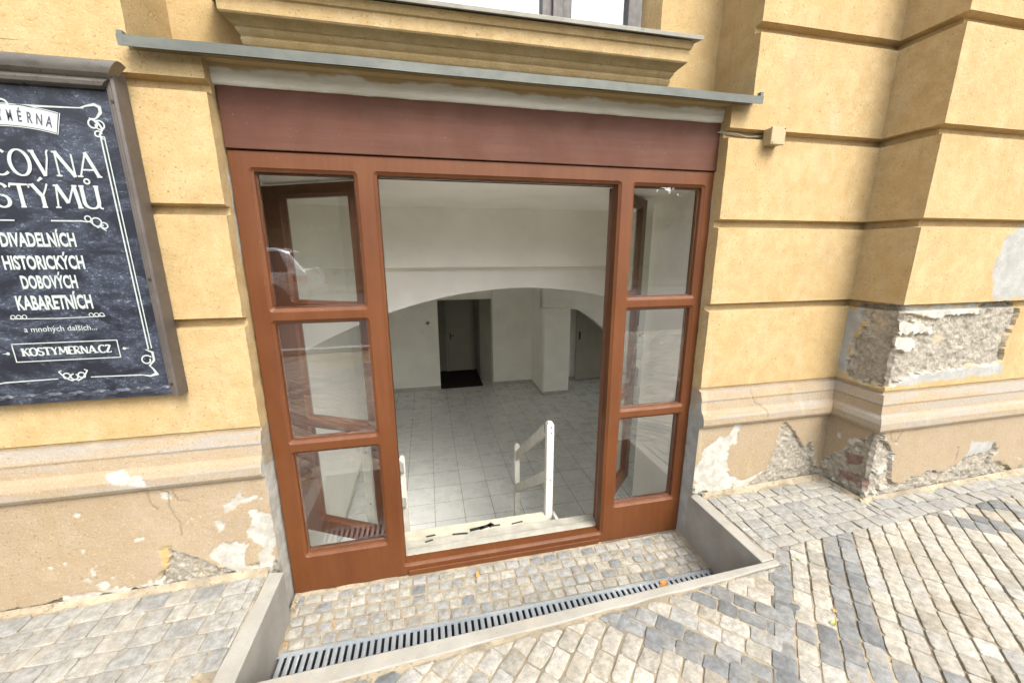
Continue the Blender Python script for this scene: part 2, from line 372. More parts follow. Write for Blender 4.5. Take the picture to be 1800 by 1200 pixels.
# ------------------------------------------------------------------ building: facade with rustication, plinth and damage
PATCHES = [
('mortar',[(2.935,-0.304),(2.951,-0.337),(3.059,-0.362),(3.151,-0.377),(3.248,-0.358),(3.366,-0.351),(3.491,-0.356),(3.537,-0.312),(3.692,-0.299),(3.820,-0.315),(3.837,-0.415),(3.808,-0.510),(3.827,-0.683),(3.616,-0.694),(3.364,-0.701),(3.065,-0.716),(2.949,-0.772),(2.891,-0.774),(2.714,-0.785),(2.641,-0.770),(2.659,-0.675),(2.668,-0.536),(2.712,-0.420),(2.681,-0.366),(2.692,-0.311),(2.790,-0.288),(2.858,-0.291)]),
('grey',[(2.692,-0.311),(2.616,-0.375),(2.603,-0.563),(2.607,-0.780),(2.655,-0.778),(2.659,-0.551),(2.702,-0.421)]),
('grey',[(2.957,-0.773),(2.953,-0.685),(3.360,-0.689),(3.614,-0.687),(3.833,-0.677),(3.855,-0.754),(3.385,-0.763)]),
('white',[(2.913,-0.303),(3.229,-0.302),(3.486,-0.299),(3.491,-0.356),(3.250,-0.364),(3.151,-0.377),(2.951,-0.337)]),
('white',[(2.885,-0.389),(3.149,-0.416),(3.166,-0.470),(2.906,-0.461)]),
('white',[(2.883,-0.487),(3.056,-0.502),(3.075,-0.565),(2.904,-0.561)]),
('white',[(1.836,-1.027),(1.900,-1.040),(1.866,-1.186),(1.825,-1.194),(1.812,-1.299),(1.836,-1.369),(1.890,-1.445),(1.889,-1.535),(1.602,-1.507),(1.599,-1.311),(1.636,-1.224),(1.747,-1.133),(1.814,-1.114)]),
('mortar',[(2.220,-1.059),(2.295,-1.140),(2.414,-1.276),(2.469,-1.241),(2.506,-1.344),(2.593,-1.528),(2.408,-1.561),(2.220,-1.555),(1.952,-1.566),(1.986,-1.500),(2.136,-1.423),(2.160,-1.301),(2.203,-1.211),(2.176,-1.101)]),
('white',[(1.857,-1.413),(1.979,-1.457),(2.146,-1.389),(2.080,-1.443),(1.988,-1.515),(1.915,-1.518)]),
('mortar',[(2.630,-1.540),(2.625,-1.380),(2.735,-1.245),(2.805,-1.175),(2.868,-1.080),(2.935,-1.052),(3.007,-1.138),(3.061,-1.220),(3.068,-1.351),(3.142,-1.448),(3.300,-1.396),(3.543,-1.388),(3.689,-1.325),(3.890,-1.308),(3.921,-1.298),(3.930,-1.230),(3.973,-1.304),(3.950,-1.371),(3.952,-1.471),(4.111,-1.507),(4.286,-1.480),(4.329,-1.582),(3.789,-1.607),(3.286,-1.615),(2.940,-1.527)]),
('grey',[(3.000,-1.382),(3.014,-1.215),(3.038,-1.166),(3.064,-1.221),(3.068,-1.351),(3.149,-1.483)]),
('grey',[(3.711,-1.198),(3.940,-1.231),(3.949,-1.301),(3.694,-1.339)]),
('brick',[(2.735,-1.268),(2.838,-1.236),(2.842,-1.302),(2.745,-1.338)]),
('brick',[(2.715,-1.394),(2.846,-1.350),(2.845,-1.410),(2.725,-1.450)]),
('brick',[(2.847,-1.382),(2.918,-1.351),(2.919,-1.416),(2.858,-1.442)]),
('grey',[(3.512,-0.122),(3.540,0.082),(3.742,0.158),(3.929,-0.277),(3.588,-0.279)]),
('white',[(-0.914,-1.218),(-0.870,-1.225),(-0.824,-1.258),(-0.817,-1.363),(-0.837,-1.521),(-0.851,-1.629),(-1.046,-1.547),(-1.081,-1.512),(-1.110,-1.441),(-1.045,-1.374),(-0.947,-1.419),(-0.967,-1.522),(-0.913,-1.546),(-0.888,-1.430),(-0.922,-1.345),(-0.892,-1.311)]),
('white',[(-0.936,-1.133),(-0.842,-1.166),(-0.935,-1.189),(-1.013,-1.227),(-1.011,-1.177),(-0.969,-1.159)]),
('white',[(-1.049,-1.271),(-1.016,-1.277),(-1.027,-1.320),(-1.051,-1.315)]),
('mortar',[(-1.264,-1.391),(-1.222,-1.419),(-1.153,-1.471),(-1.091,-1.511),(-1.071,-1.575),(-1.198,-1.568),(-1.322,-1.562),(-1.349,-1.549),(-1.288,-1.471)]),
('yellow',[(-1.324,-1.361),(-1.268,-1.359),(-1.276,-1.434),(-1.315,-1.517),(-1.345,-1.530),(-1.315,-1.465)]),
('white',[(-1.729,-1.556),(-1.593,-1.535),(-1.507,-1.554),(-1.345,-1.530),(-1.342,-1.564),(-1.513,-1.585),(-1.729,-1.594)]),
('white',[(-1.429,-0.955),(-1.360,-0.951),(-1.277,-0.965),(-1.286,-1.015),(-1.404,-1.001)]),
('crack',[(-1.302,-1.037),(-1.223,-1.072),(-1.233,-1.154),(-1.202,-1.245),(-1.207,-1.313)]),
('crack',[(-1.304,-1.048),(-1.303,-1.119),(-1.279,-1.159)]),
('crack',[(-1.208,-1.062),(-1.191,-1.125),(-1.147,-1.141)]),
('crack',[(1.937,-0.835),(1.964,-0.912),(2.044,-0.970),(2.044,-1.009)]),
('crack',[(2.988,-1.042),(3.023,-1.114),(3.066,-1.132),(3.090,-1.059)]),
('crack',[(3.593,-1.218),(3.615,-1.234),(3.608,-1.335)]),
]
XI, YW, YP = 2.606, 1.92, 1.635
PROF = np.array([(-2.2,.030),(-1.06,.026),(-1.047,.028),(-1.040,.050),(-1.022,.060),(-.985,.058),(-.957,.045),(-.946,.034),(-.938,.028),(-.888,.020),(-.876,.023),(-.826,.006),(-.822,-.012),(-.806,-.012),(-.800,0),(9,0)])
def prof(z, grooves):
    o = np.interp(z, PROF[:, 0], PROF[:, 1])
    for g in grooves: o = o - .042*np.clip((.0225 - np.abs(z - g))/.006, 0, 1)
    return o
def masks(s, z):
    """kinds of damage at wall coordinates"""
    D = {k: np.zeros(s.shape) for k in ('mortar', 'white', 'grey', 'brick', 'yellow', 'crack')}
    nz = fbm(s, z, 16, 4, 3)*.030 + fbm(s, z, 60, 3, 5)*.012
    for kind, pts in PATCHES:
        P = np.array(pts); lo = P.min(0) - .06; hi = P.max(0) + .06
        sel = (s > lo[0]) & (s < hi[0]) & (z > lo[1]) & (z < hi[1])
        if not sel.any(): continue
        if kind == 'crack':
            d = pdist(s[sel], z[sel] + fbm(s[sel], z[sel], 30, 3, 9)*.012, pts); v = np.clip(1 - d/.0052, 0, 1)*.8
        else:
            d = sdist(s[sel], z[sel], pts) + nz[sel]*(1.0 if kind != 'brick' else .6); v = sstep(-.004, .004, d)
        D[kind][sel] = np.maximum(D[kind][sel], v)
        if kind == 'mortar': rim = sstep(-.016, -.004, d)*(1 - v)*sstep(-.2, .25, fbm(s[sel], z[sel], 11, 3, 41)); D['white'][sel] = np.maximum(D['white'][sel], rim*.75)
    # broken foot of the wall
    foot = -1.555 + .019*(np.clip(s, -3, 4) + .8) + .02
    v = sstep(-.008, .008, foot + .012 + .075*fbm(s, z*0, 3.3, 4, 21) + nz*.6 - z); D['mortar'] = np.maximum(D['mortar'], v)
    # scattered small chips of paint on the plinth
    ch = sstep(.50, .56, fbm(s, z, 13, 4, 31) + .35*fbm(s, z, 2.1, 2, 8) - .25*np.clip((z + 1.25)/.2, 0, 2)); D['white'] = np.maximum(D['white'], ch*(z < -1.06)*.9)
    D['mortar'] *= 1 - D['white']*.999
    D['brick'] *= D['mortar']
    return D
def surface(name, parent, zs, cols, grooves, xend, left):
    """cols: list of (segment, t, s). Builds the grid of one stretch of facade."""
    nz_, nc = len(zs), len(cols); Z = np.repeat(zs[:, None], nc, 1); O = prof(zs, grooves)[:, None]
    seg = np.array([c[0] for c in cols]); T = np.array([c[1] for c in cols])[None, :]; S = np.array([c[2] for c in cols])[None, :] + Z*0
    xe = np.array([xend(z)[0] for z in zs])[:, None]; yd = np.array([xend(z)[1] for z in zs])[:, None]
    X = np.zeros((nz_, nc)); Y = np.zeros((nz_, nc)); NX = np.zeros((nz_, nc)); NY = np.zeros((nz_, nc))
    for k in range(nc):
        t = T[0, k]; o = O[:, 0]
        if seg[k] == 'reveal':
            X[:, k] = xe[:, 0]; Y[:, k] = (YW - o) + (yd[:, 0] - (YW - o))*t; NX[:, k] = 1 if left else -1
        elif seg[k] == 'wall':
            a, b = ((-3.6, xe[:, 0]) if left else (xe[:, 0], XI - o))
            X[:, k] = a + (b - a)*t; Y[:, k] = YW - o; NY[:, k] = -1
        elif seg[k] == 'side':
            X[:, k] = XI - o; Y[:, k] = (YW - o) + (YP - YW)*t; NX[:, k] = -1
        else:
            X[:, k] = (XI - o) + (6.0 - XI + o)*t; Y[:, k] = YP - o; NY[:, k] = -1
        if seg[k] in ('reveal', 'wall'): S[:, k] = X[:, k] if seg[k] == 'wall' else xe[:, 0]
    D = masks(S, Z)
    rev = (seg == 'reveal')[None, :] + Z*0 > 0
    if left:
        lower = sstep(-.02, .02, -.93 - .10*T + fbm(S + T*.1, Z, 9, 4, 2)*.10 - Z)*rev
        strip = sstep(-.02, .02, T - .62 + fbm(S, Z, 7, 3, 4)*.25)*sstep(.02, -.02, np.abs(Z - .17) - .19 + fbm(S, Z, 8, 3, 6)*.1)*rev
        D['white'] = np.where(rev, np.maximum(lower, strip), D['white'])
    else:
        lower = sstep(-.02, .02, -.90 - .1*T + fbm(S + T*.1, Z, 9, 4, 2)*.12 - Z)*rev; strip = sstep(-.02, .02, T - .72 + fbm(S, Z, 7, 3, 4)*.2)*(Z < .64)*rev
        D['grey'] = np.where(rev, np.maximum(lower, strip), D['grey']); D['white'] = np.where(rev, 0, D['white'])
    for k in ('mortar', 'brick', 'yellow', 'crack'): D[k] = np.where(rev, 0, D[k])
    disp = .0022*fbm(S, Z, 4, 3, 11) + .0012*fbm(S, Z, 22, 3, 12)
    disp = disp - D['mortar']*(.020 + .011*fbm(S, Z, 24, 4, 13) + .006*fbm(S, Z, 75, 2, 14)) - D['white']*(Z < -.8)*.003 - D['brick']*.006 - D['yellow']*.005 - D['crack']*.004
    disp = disp + rev*.005*fbm(S + T*.09, Z, 10, 3, 15)
    X += NX*disp; Y += NY*disp
    mb = MB(); mb.v = np.stack([X, Y, Z], -1).reshape(-1, 3)
    i, j = np.meshgrid(np.arange(nc - 1), np.arange(nz_ - 1)); a = (j*nc + i).ravel()
    mb.f = np.stack([a, a + 1, a + nc + 1, a + nc], -1).tolist(); mb.mi = [0]*len(mb.f)
    one = np.ones(Z.size)
    at = {'damage': np.stack([D['mortar'].ravel(), D['white'].ravel(), D['grey'].ravel(), one], -1), 'wear': np.stack([D['brick'].ravel(), D['yellow'].ravel(), D['crack'].ravel(), one], -1)}
    return mb.build(name, M['plaster'], parent, smooth=38, attrs=at)
def rows(grooves, fine):
    z = [np.linspace(-1.95, -1.66, 8), np.arange(-1.65, -.78, .0062), np.arange(-.78, -.24, .008 if fine else .02), np.arange(-.24, 1.3, .02), np.linspace(1.3, 2.7, 10), [.7449, .7451]]
    for g in list(grooves): z.append(g + np.array([-.026, -.024, -.020, -.016, -.008, 0, .008, .016, .020, .024, .026]))
    z.append(PROF[1:-1, 0]); z = np.unique(np.round(np.concatenate([np.asarray(q, float) for q in z]), 4)); return z[(z >= -1.95) & (z <= 2.7)]

bld = thing('town_house', (1.0, 2.3, -1.55), 'yellow stuccoed house front with grooved blocks and a peeling plinth', 'building')
GL = (.645, .178, -.300); GR = (1.105, .612, .154, -.313)
lc = [('wall', t, 0) for t in np.linspace(0, .5, 24)[:-1]] + [('wall', t, 0) for t in np.linspace(.5, 1, 235)] + [('reveal', t, -.81) for t in np.linspace(0, 1, 14)]
surface('wall', bld, rows(GL, False), lc, GL, lambda z: ((-.812, 2.035) if z < .745 else (-1.046, 2.24)), True)
rc = [('reveal', t, 1.59) for t in np.linspace(1, 0, 14)] + [('wall', t, 0) for t in np.linspace(0, 1, 160)] + [('side', t, XI + (YW-YP)*t) for t in np.linspace(0, 1, 38)[1:]]
rc += [('front', t, XI + (YW-YP) + (6.0-XI)*t) for t in np.concatenate([np.linspace(0, .46, 196)[1:], np.linspace(.46, 1, 24)[1:]])]
surface('wall', bld, rows(GR, True), rc, GR, lambda z: ((1.588, 2.035) if z < .745 else (1.708, 2.24)), False)

# plain plaster surfaces of the same house: recess behind the sill, wall above, soffit
def zero_attrs(mb): return {'damage': [(0, 0, 0, 1)]*len(mb.v), 'wear': [(0, 0, 0, 1)]*len(mb.v)}
b = MB()
for x0, x1, z0, z1 in ((-1.046, -.735, .70, 2.7), (-.735, 1.335, .70, 1.09), (1.335, 1.708, .70, 2.7)): b.quad((x0, 2.235, z0), (x1, 2.235, z0), (x1, 2.235, z1), (x0, 2.235, z1))
b.quad((1.335, 2.235, 1.0), (1.25, 2.40, 1.0), (1.25, 2.40, 2.7), (1.335, 2.235, 2.7)); b.quad((-.65, 2.40, 1.0), (-.735, 2.235, 1.0), (-.735, 2.235, 2.7), (-.65, 2.40, 2.7))
b.quad((-3.6, 1.92, 2.7), (6, 1.92, 2.7), (6, 1.92, 8.0), (-3.6, 1.92, 8.0)); b.quad((XI, 1.92, 2.7), (XI, 1.635, 2.7), (XI, 1.635, 8), (XI, 1.92, 8)); b.quad((XI, 1.635, 2.7), (6, 1.635, 2.7), (6, 1.635, 8), (XI, 1.635, 8))
b.quad((-1.046, 1.92, 2.7), (-1.046, 2.4, 2.7), (1.708, 2.4, 2.7), (1.708, 1.92, 2.7))
b.build('wall', M['plaster'], bld, attrs=zero_attrs(b))
# window sill moulding
pr = [(.860, 2.235), (.862, 2.112), (.866, 2.098), (.876, 2.086), (.890, 2.080), (.900, 2.084), (.905, 2.076), (.914, 2.064), (.924, 2.060), (.927, 2.048), (.936, 2.040), (.943, 2.020), (.944, 2.004), (.950, 1.998), (1.000, 1.996), (1.003, 1.986), (1.016, 1.980), (1.030, 1.972), (1.034, 2.0)]
rings = []
for z, y in pr:
    e = (2.12 - y)*.5; n = 60; w = [0.0016*math.sin(q*1.7 + z*40) for q in range(n + 1)]
    xl, xr = -.70 - e, 1.30 + e; rings.append([(xl + (xr - xl)*q/n, y + w[q], z + .6*w[q]) for q in range(n + 1)] + [(xr, 2.24, z), (xl, 2.24, z)])
sl = MB(); sl.loft(rings); sl.build('window_sill', M['plaster'], bld, smooth=35, attrs=zero_attrs(sl))
sm = MB(); sm.prism([(-.86, 1.948, 1.028), (-.86, 1.946, 1.046), (-.86, 2.30, 1.112), (-.86, 2.30, 1.095), (-.86, 1.972, 1.036)], (2.265, 0, 0)); sm.build('sill_sheet', M['sillzinc'], bld, bevel=.002)
# upper window
wf = MB()
for x0, x1 in ((-.65, -.55), (-.235, -.07), (.668, .836), (1.165, 1.25)): wf.box(x0, x1, 2.295, 2.36, 1.05, 2.69)
for x0, x1 in ((-.55, -.235), (-.07, .668), (.836, 1.165)): wf.box(x0, x1, 2.30, 2.355, 1.05, 1.19); wf.box(x0, x1, 2.30, 2.355, 2.60, 2.69)
for x in (-.152, .752): wf.box(x-.03, x+.03, 2.275, 2.295, 1.05, 2.69)
wfo = wf.build('window', M['window'], bld, bevel=.006)
for x0, x1 in ((-.55, -.235), (-.07, .668), (.836, 1.165)):
    g = MB(); g.box(x0, x1, 2.325, 2.33, 1.19, 2.60); g.build('pane', M['glass'], wfo)
cu = MB(); n = 160
for q in range(n): 
    xa, xb = -.7 + 2.0*q/n, -.7 + 2.0*(q+1)/n; cu.quad((xa, 2.385+.012*math.sin(q*.55), 1.0), (xb, 2.385+.012*math.sin((q+1)*.55), 1.0), (xb, 2.385+.012*math.sin((q+1)*.55), 2.7), (xa, 2.385+.012*math.sin(q*.55), 2.7))
cu.build('curtain', M['curtain'], wfo, smooth=60, merge=True)
# sheet metal ledge over the shopfront, plaster strip below it
ld = MB(); n = 40
def edge(x): return .0018*math.sin(x*5.1) + .0012*math.sin(x*13 + 1)
rings = []
for q in range(n + 1):
    x = -1.041 + 2.747*q/n; e = edge(x); rings.append([(x, 1.850+e, .731), (x, 1.848+e, .766), (x, 2.236, .800), (x, 2.236, .790), (x, 1.866+e, .758), (x, 1.866+e, .736)])
ld.loft(rings); ld.box(1.690, 1.707, 1.853, 1.875, .764, .786); ld.box(-1.04, -1.022, 1.853, 1.875, .764, .780); ld.build('drip_ledge', M['zinc'], bld, smooth=30)
ln = MB(); n = 120; rings = []
for q in range(n + 1):
    x = -.815 + 2.408*q/n; k = float(fbm(np.array([x]), np.array([.3]), 14, 4, 5)[0])*.004; k2 = float(fbm(np.array([x]), np.array([.9]), 3, 3, 6)[0])*.003
    rings.append([(x, 1.984+k2, .675+k), (x, 1.976+k2, .684+k*.4), (x, 1.970+k2, .715), (x, 1.966, .7445), (x, 2.2, .7445), (x, 2.2, .674)])
ln.loft(rings); ln.box(-1.044, 1.706, 1.924, 2.2, .7452, .7572); ln.build('lintel', M['lintel'], bld, smooth=50)

# ------------------------------------------------------------------ the room behind: structure
def struct(name, mb, mat, **kw):
    o = mb.build(name, mat, **kw); o['kind'] = 'structure'; return o
XL, XR, ZF, ZC, YB = -1.05, 2.77, -3.0, .365, 8.43
b = MB(); b.box(XL-.1, 6.5, 2.07, 11, ZF-.1, ZF); struct('interior_floor', b, M['tiles'])
b = MB(); b.box(XL-.15, XL, 2.04, YB+.1, ZF, ZC+.3); struct('interior_wall', b, M['wall'])
b = MB()
b.prism([(-.806, 2.072, ZF), (-.82, 2.12, ZF), (-.97, 2.82, ZF), (XL, 2.82, ZF), (XL, 2.072, ZF)], (0, 0, ZC+.3-ZF)); b.prism([(1.602, 2.072, ZF), (1.63, 2.12, ZF), (1.735, 2.82, ZF), (XR, 2.82, ZF), (XR, 2.072, ZF)], (0, 0, ZC+.3-ZF)); b.box(-.806, 1.602, 2.075, 2.12, ZF, -1.855)
b.box(-.806, 1.602, 2.075, 2.12, ZC-.004, ZC+.3); struct('interior_wall', b, M['wall'])
b = MB(); b.box(XR, XR+.15, 2.04, 3.95, ZF, ZC+.3); struct('interior_wall', b, M['wall'])
b = MB(); b.box(XL, XR, 2.12, 3.42, ZC, ZC+.12); struct('interior_ceiling', b, M['wall'])
# bulkhead beam and arch wall below it
b = MB(); b.box(XL, XR, 3.40, 3.60, -.122, ZC+.3); struct('bulkhead', b, M['wall'], bevel=.012)
def arch_wall(y0, y1, xl, xr, top, fn, xa, xb, n=48, end=False):
    mb = MB(); xs = [xa + (xb - xa)*k/n for k in range(n + 1)]
    for k in range(n):
        a, c = xs[k], xs[k+1]
        vs = [(a, y0, fn(a)), (c, y0, fn(c)), (c, y0, top), (a, y0, top), (a, y1, fn(a)), (c, y1, fn(c)), (c, y1, top), (a, y1, top)]
        mb.add(vs, [(0, 1, 2, 3), (5, 4, 7, 6), (4, 5, 1, 0), (3, 2, 6, 7)])
    return mb
am = arch_wall(3.55, 3.95, XL, XR, .1, lambda x: -.32 - .48*((x-.86)/1.88)**2, XL, XR)
struct('interior_arch', am, M['wall'], smooth=30, merge=True)
b = MB(); b.box(XL, 6.5, 3.95, 11, -.285, -.20); struct('interior_ceiling', b, M['wall'])
b = MB(); b.box(XR+.15, 6.5, 3.95, 4.1, ZF, -.2); b.box(6.4, 6.55, 6.9, 9, ZF, -.2); b.box(6.4, 6.55, 4.1, 5.0, ZF, -.2); b.box(6.4, 6.55, 5.0, 6.9, ZF, -1.55); b.box(6.4, 6.55, 5.0, 6.9, -.45, -.2); struct('interior_wall', b, M['wall'])  # opening in the far right wall: added out of view to brighten the back room
# back wall with doorway recess
b = MB(); b.box(XL, .19, YB, YB+.25, ZF, -.2); b.box(.19, 1.39, YB, YB+.25, -.985, -.2); b.box(1.39, 2.31, YB, YB+.25, ZF, -.2); struct('interior_wall', b, M['wall'], bevel=.008)
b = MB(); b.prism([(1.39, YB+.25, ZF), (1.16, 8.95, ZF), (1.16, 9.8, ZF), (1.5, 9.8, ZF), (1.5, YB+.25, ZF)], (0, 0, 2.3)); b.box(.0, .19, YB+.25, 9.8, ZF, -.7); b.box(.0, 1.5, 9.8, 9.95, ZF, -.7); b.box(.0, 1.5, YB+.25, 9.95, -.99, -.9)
struct('interior_wall', b, M['recess_shade'])  # recess walls carry their shade as a darker grey
# pillar and second arch to the right
b = MB(); b.box(2.31, 2.45, 7.803, YB+.25, ZF, -.2); struct('interior_wall', b, M['wall'], bevel=.01)
b = MB(); b.box(2.312, 2.91, 7.54, 7.797, ZF, -1.10); struct('pillar', b, M['wall'], bevel=.05, seg=4)
am = arch_wall(7.60, 7.80, 2.31, 6.4, -.2, lambda x: -1.13 - .62*(max(0, x-2.95)/.9)**1.4, 2.31, 4.6, 40); am.box(4.6, 6.4, 7.60, 7.80, ZF, -.2)
struct('interior_arch', am, M['wall'], smooth=30, merge=True)
b = MB(); b.box(2.45, 6.5, YB, YB+.2, ZF, -.2); struct('interior_wall', b, M['wall'])
b = MB(); b.box(.19, 1.16, YB+.02, 9.8, ZF, ZF+.006); tag(b.build('carpet', M['carpet']), 'dark brown carpet on the floor of the far doorway recess', 'carpet')
b = MB()
b.box(XL, .19, YB-.012, YB, ZF, ZF+.085); b.box(1.39, 2.31, YB-.012, YB, ZF, ZF+.085); b.box(2.298, 2.31, 7.60, YB-.012, ZF, ZF+.085); b.box(2.322, 2.92, 7.528, 7.54, ZF, ZF+.085); b.box(XL, XL+.012, 2.12, YB-.012, ZF, ZF+.085); b.box(2.45, 6.4, YB-.012, YB, ZF, ZF+.085)
struct('skirting', b, M['skirt'], bevel=.002)
# far door in the recess
d = thing('interior_door', (.74, 9.78, ZF), 'closed pale door with a dark handle in the far carpeted recess', 'door')
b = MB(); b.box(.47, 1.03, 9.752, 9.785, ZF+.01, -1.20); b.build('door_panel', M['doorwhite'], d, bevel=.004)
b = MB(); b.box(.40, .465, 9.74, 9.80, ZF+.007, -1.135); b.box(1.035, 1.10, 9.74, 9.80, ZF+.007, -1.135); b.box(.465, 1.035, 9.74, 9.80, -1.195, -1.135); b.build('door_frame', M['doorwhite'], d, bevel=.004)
b = MB(); b.box(.505, .53, 9.744, 9.752, -2.16, -1.98); b.obox((.56, 9.705, -2.045), (.05, 0, 0), (0, .008, 0), (0, 0, .009)); b.obox((.518, 9.727, -2.045), (.008, 0, 0), (0, .024, 0), (0, 0, .008)); b.build('handle', M['metaldark'], d, bevel=.003)
d = thing('interior_door', (3.75, 8.36, ZF), 'white door leaf with a small lock plate behind the white pillar', 'door')
b = MB(); b.box(3.37, 4.20, 8.34, 8.38, ZF+.012, -.95); b.build('door_panel', M['doorwhite'], d, bevel=.004)
b = MB(); b.box(3.43, 3.47, 8.335, 8.34, -1.99, -1.80); b.disc((3.45, 8.336, -1.84), (0, -1, 0), .012, .004); b.disc((3.45, 8.336, -1.95), (0, -1, 0), .012, .004); b.build('lock_plate', M['metaldark'], d)
b = MB()
for k in range(4):
    a = k*math.pi/2 + .2; b.tube([(-.03, 8.425, -1.47), (-.03 + .035*math.cos(a), 8.41, -1.47 + .035*math.sin(a)), (-.03 + .048*math.cos(a), 8.395, -1.47 + .048*math.sin(a))], [.009, .009, .007])
b.disc((-.03, 8.43, -1.47), (0, -1, 0), .028, .02); tag(b.build('wall_hook', simple('dull_grey_hook', (.20, .19, .17), .5), smooth=40), 'small dark hook on the white back wall left of the recess', 'hook')

# ------------------------------------------------------------------ shopfront: painted wooden frame, fascia board, panes, two inward door leaves
def rrect(x0, x1, z0, z1, r, n=5):
    pts = []
    for cx, cz, a0 in ((x1 - r, z1 - r, 0), (x0 + r, z1 - r, 90), (x0 + r, z0 + r, 180), (x1 - r, z0 + r, 270)):
        for k in range(n + 1):
            a = R(a0 + 90*k/n); pts.append((cx + r*math.cos(a), cz + r*math.sin(a)))
    return pts
def plate(outer, holes, y0, y1, fmap, name, mat, parent, mould=((.016, 0, .020), (.013, .003, .018), (.006, .008, .014), (.001, .011, .011), (0, .020, .009))):
    """panel with moulded rectangular openings; fmap turns (u, y, z) into survey coordinates"""
    bm = bmesh.new()
    def loop(pts, y):
        vs = [bm.verts.new((p[0], y, p[1])) for p in pts]
        return vs, [bm.edges.new((vs[i], vs[(i+1) % len(vs)])) for i in range(len(vs))]
    of, oe = loop(outer, y0); ob, obe = loop(outer, y1)
    fe, be = list(oe), list(obe)
    for i in range(len(of)): j = (i+1) % len(of); bm.faces.new((of[i], ob[i], ob[j], of[j]))
    for (x0, x1, z0, z1) in holes:
        prev = None
        for k, (e, dy, r) in enumerate(mould):
            vs, es = loop(rrect(x0 - e, x1 + e, z0 - e, z1 + e, r), y0 + dy)
            if k == 0: fe += es
            else:
                for i in range(len(vs)): j = (i+1) % len(vs); bm.faces.new((prev[i], prev[j], vs[j], vs[i]))
            prev = vs
        vs, es = loop(rrect(x0, x1, z0, z1, .009), y1); be += es
        for i in range(len(vs)): j = (i+1) % len(vs); bm.faces.new((prev[i], prev[j], vs[j], vs[i]))
    bmesh.ops.triangle_fill(bm, edges=fe, use_beauty=True); bmesh.ops.triangle_fill(bm, edges=be, use_beauty=True)
    bmesh.ops.recalc_face_normals(bm, faces=bm.faces)
    me = bpy.data.meshes.new(name); org = wloc(parent)
    for v in bm.verts: v.co = W(*fmap(v.co.x, v.co.y, v.co.z)) - org
    bmesh.ops.recalc_face_normals(bm, faces=bm.faces)
    bm.to_mesh(me); bm.free(); me.materials.append(mat)
    me.polygons.foreach_set('use_smooth', [True]*len(me.polygons)); me.set_sharp_from_angle(angle=R(28))
    o = bpy.data.objects.new(name, me); col.objects.link(o); o.parent = parent
    bv = o.modifiers.new('bevel', 'BEVEL'); bv.width = .0025; bv.segments = 2; bv.limit_method = 'ANGLE'; bv.angle_limit = R(60)
    return o
shop = thing('shopfront', (.4, 2.03, -1.85), 'brown wooden shopfront with a wide open doorway between two glazed side panels', 'shopfront')
ident = lambda u, y, z: (u, y, z)
PL = [(-.717, -.303, -.255, .350), (-.717, -.303, -.935, -.325), (-.717, -.303, -1.610, -1.008)]
PR = [(1.113, 1.527, -.250, .350), (1.113, 1.527, -.930, -.320), (1.113, 1.525, -1.590, -.998)]
plate([(-.806, -1.845), (1.584, -1.850), (1.603, .434), (-.806, .432)], PL + PR + [(-.203, 1.020, -1.775, .353)], 2.0, 2.068, ident, 'frame', M['frame'], shop)
b = MB()
b.box(-.2035, 1.0205, 2.0685, 2.075, .347, .353); b.box(-.235, -.212, 2.0685, 2.105, -1.77, .35); b.box(1.028, 1.052, 2.0685, 2.105, -1.77, .35); b.build('door_rebate', M['leafwood'], shop, bevel=.003)
b = MB(); b.box(-.19, 1.01, 1.988, 1.9995, -1.846, -1.812); b.build('sill_rail', M['frame'], shop, bevel=.004)
b = MB(); b.box(-.806, 1.606, 1.990, 2.06, .4365, .676); b.build('fascia_board', M['fascia'], shop, bevel=.003)
for (x0, x1, z0, z1) in PL + PR:
    b = MB(); b.box(x0 - .004, x1 + .004, 2.024, 2.028, z0 - .004, z1 + .004); b.build('window_pane', M['glass'], shop)
for (x0, x1, z0, z1) in PL + PR:   # glazing beads on the room side
    b = MB()
    b.box(x0 - .002, x0 + .008, 2.029, 2.045, z0, z1); b.box(x1 - .008, x1 + .002, 2.029, 2.045, z0, z1); b.box(x0 + .008, x1 - .008, 2.029, 2.045, z0 - .002, z0 + .008); b.box(x0 + .008, x1 - .008, 2.029, 2.045, z1 - .008, z1 + .002)
    b.build('glazing_bead', M['leafwood'], shop, bevel=.002)
def door_leaf(O, d, t0, t1, g0, g1, rowsz, z0, z1, th, hand):
    d = Vector((d[0], d[1])).normalized(); nrm = Vector((-d.y, d.x))
    if nrm.y < 0: nrm = -nrm
    fm = lambda u, y, z: (O[0] + d.x*u + nrm.x*y, O[1] + d.y*u + nrm.y*y, z)
    o = plate([(t0, z0), (t1, z0), (t1, z1), (t0, z1)], [(g0, g1, a, c) for a, c in rowsz], 0.0, th, fm, 'door_leaf', M['leafwood'], shop)
    for a, c in rowsz:
        b = MB(); b.prism([fm(g0 - .003, .020, a - .003), fm(g1 + .003, .020, a - .003), fm(g1 + .003, .020, c + .003), fm(g0 - .003, .020, c + .003)], (nrm.x*.004, nrm.y*.004, 0)); b.build('pane', M['glass'], o)
    for sgn, y in (((-1, 0), (1, th)) if hand is not None else ()):
        b = MB(); t = t1 - .045; zz = hand
        b.obox(fm(t, y + sgn*.004, zz - .03), (d.x*.018, d.y*.018, 0), (nrm.x*.003, nrm.y*.003, 0), (0, 0, .085))
        b.tube([fm(t, y + sgn*.005, zz), fm(t, y + sgn*.045, zz)], .008); b.tube([fm(t + .008, y + sgn*.045, zz), fm(t - .09, y + sgn*.05, zz)], .009)
        b.build('handle', M['steel'], o, smooth=40)
    return o
ROWS = [(-.255, .286), (-.955, -.33), (-1.655, -1.03)]
door_leaf((-.2, 2.1), (-.8885, .4592), .09, .735, .20, .604, ROWS, -1.765, .352, .042, None)
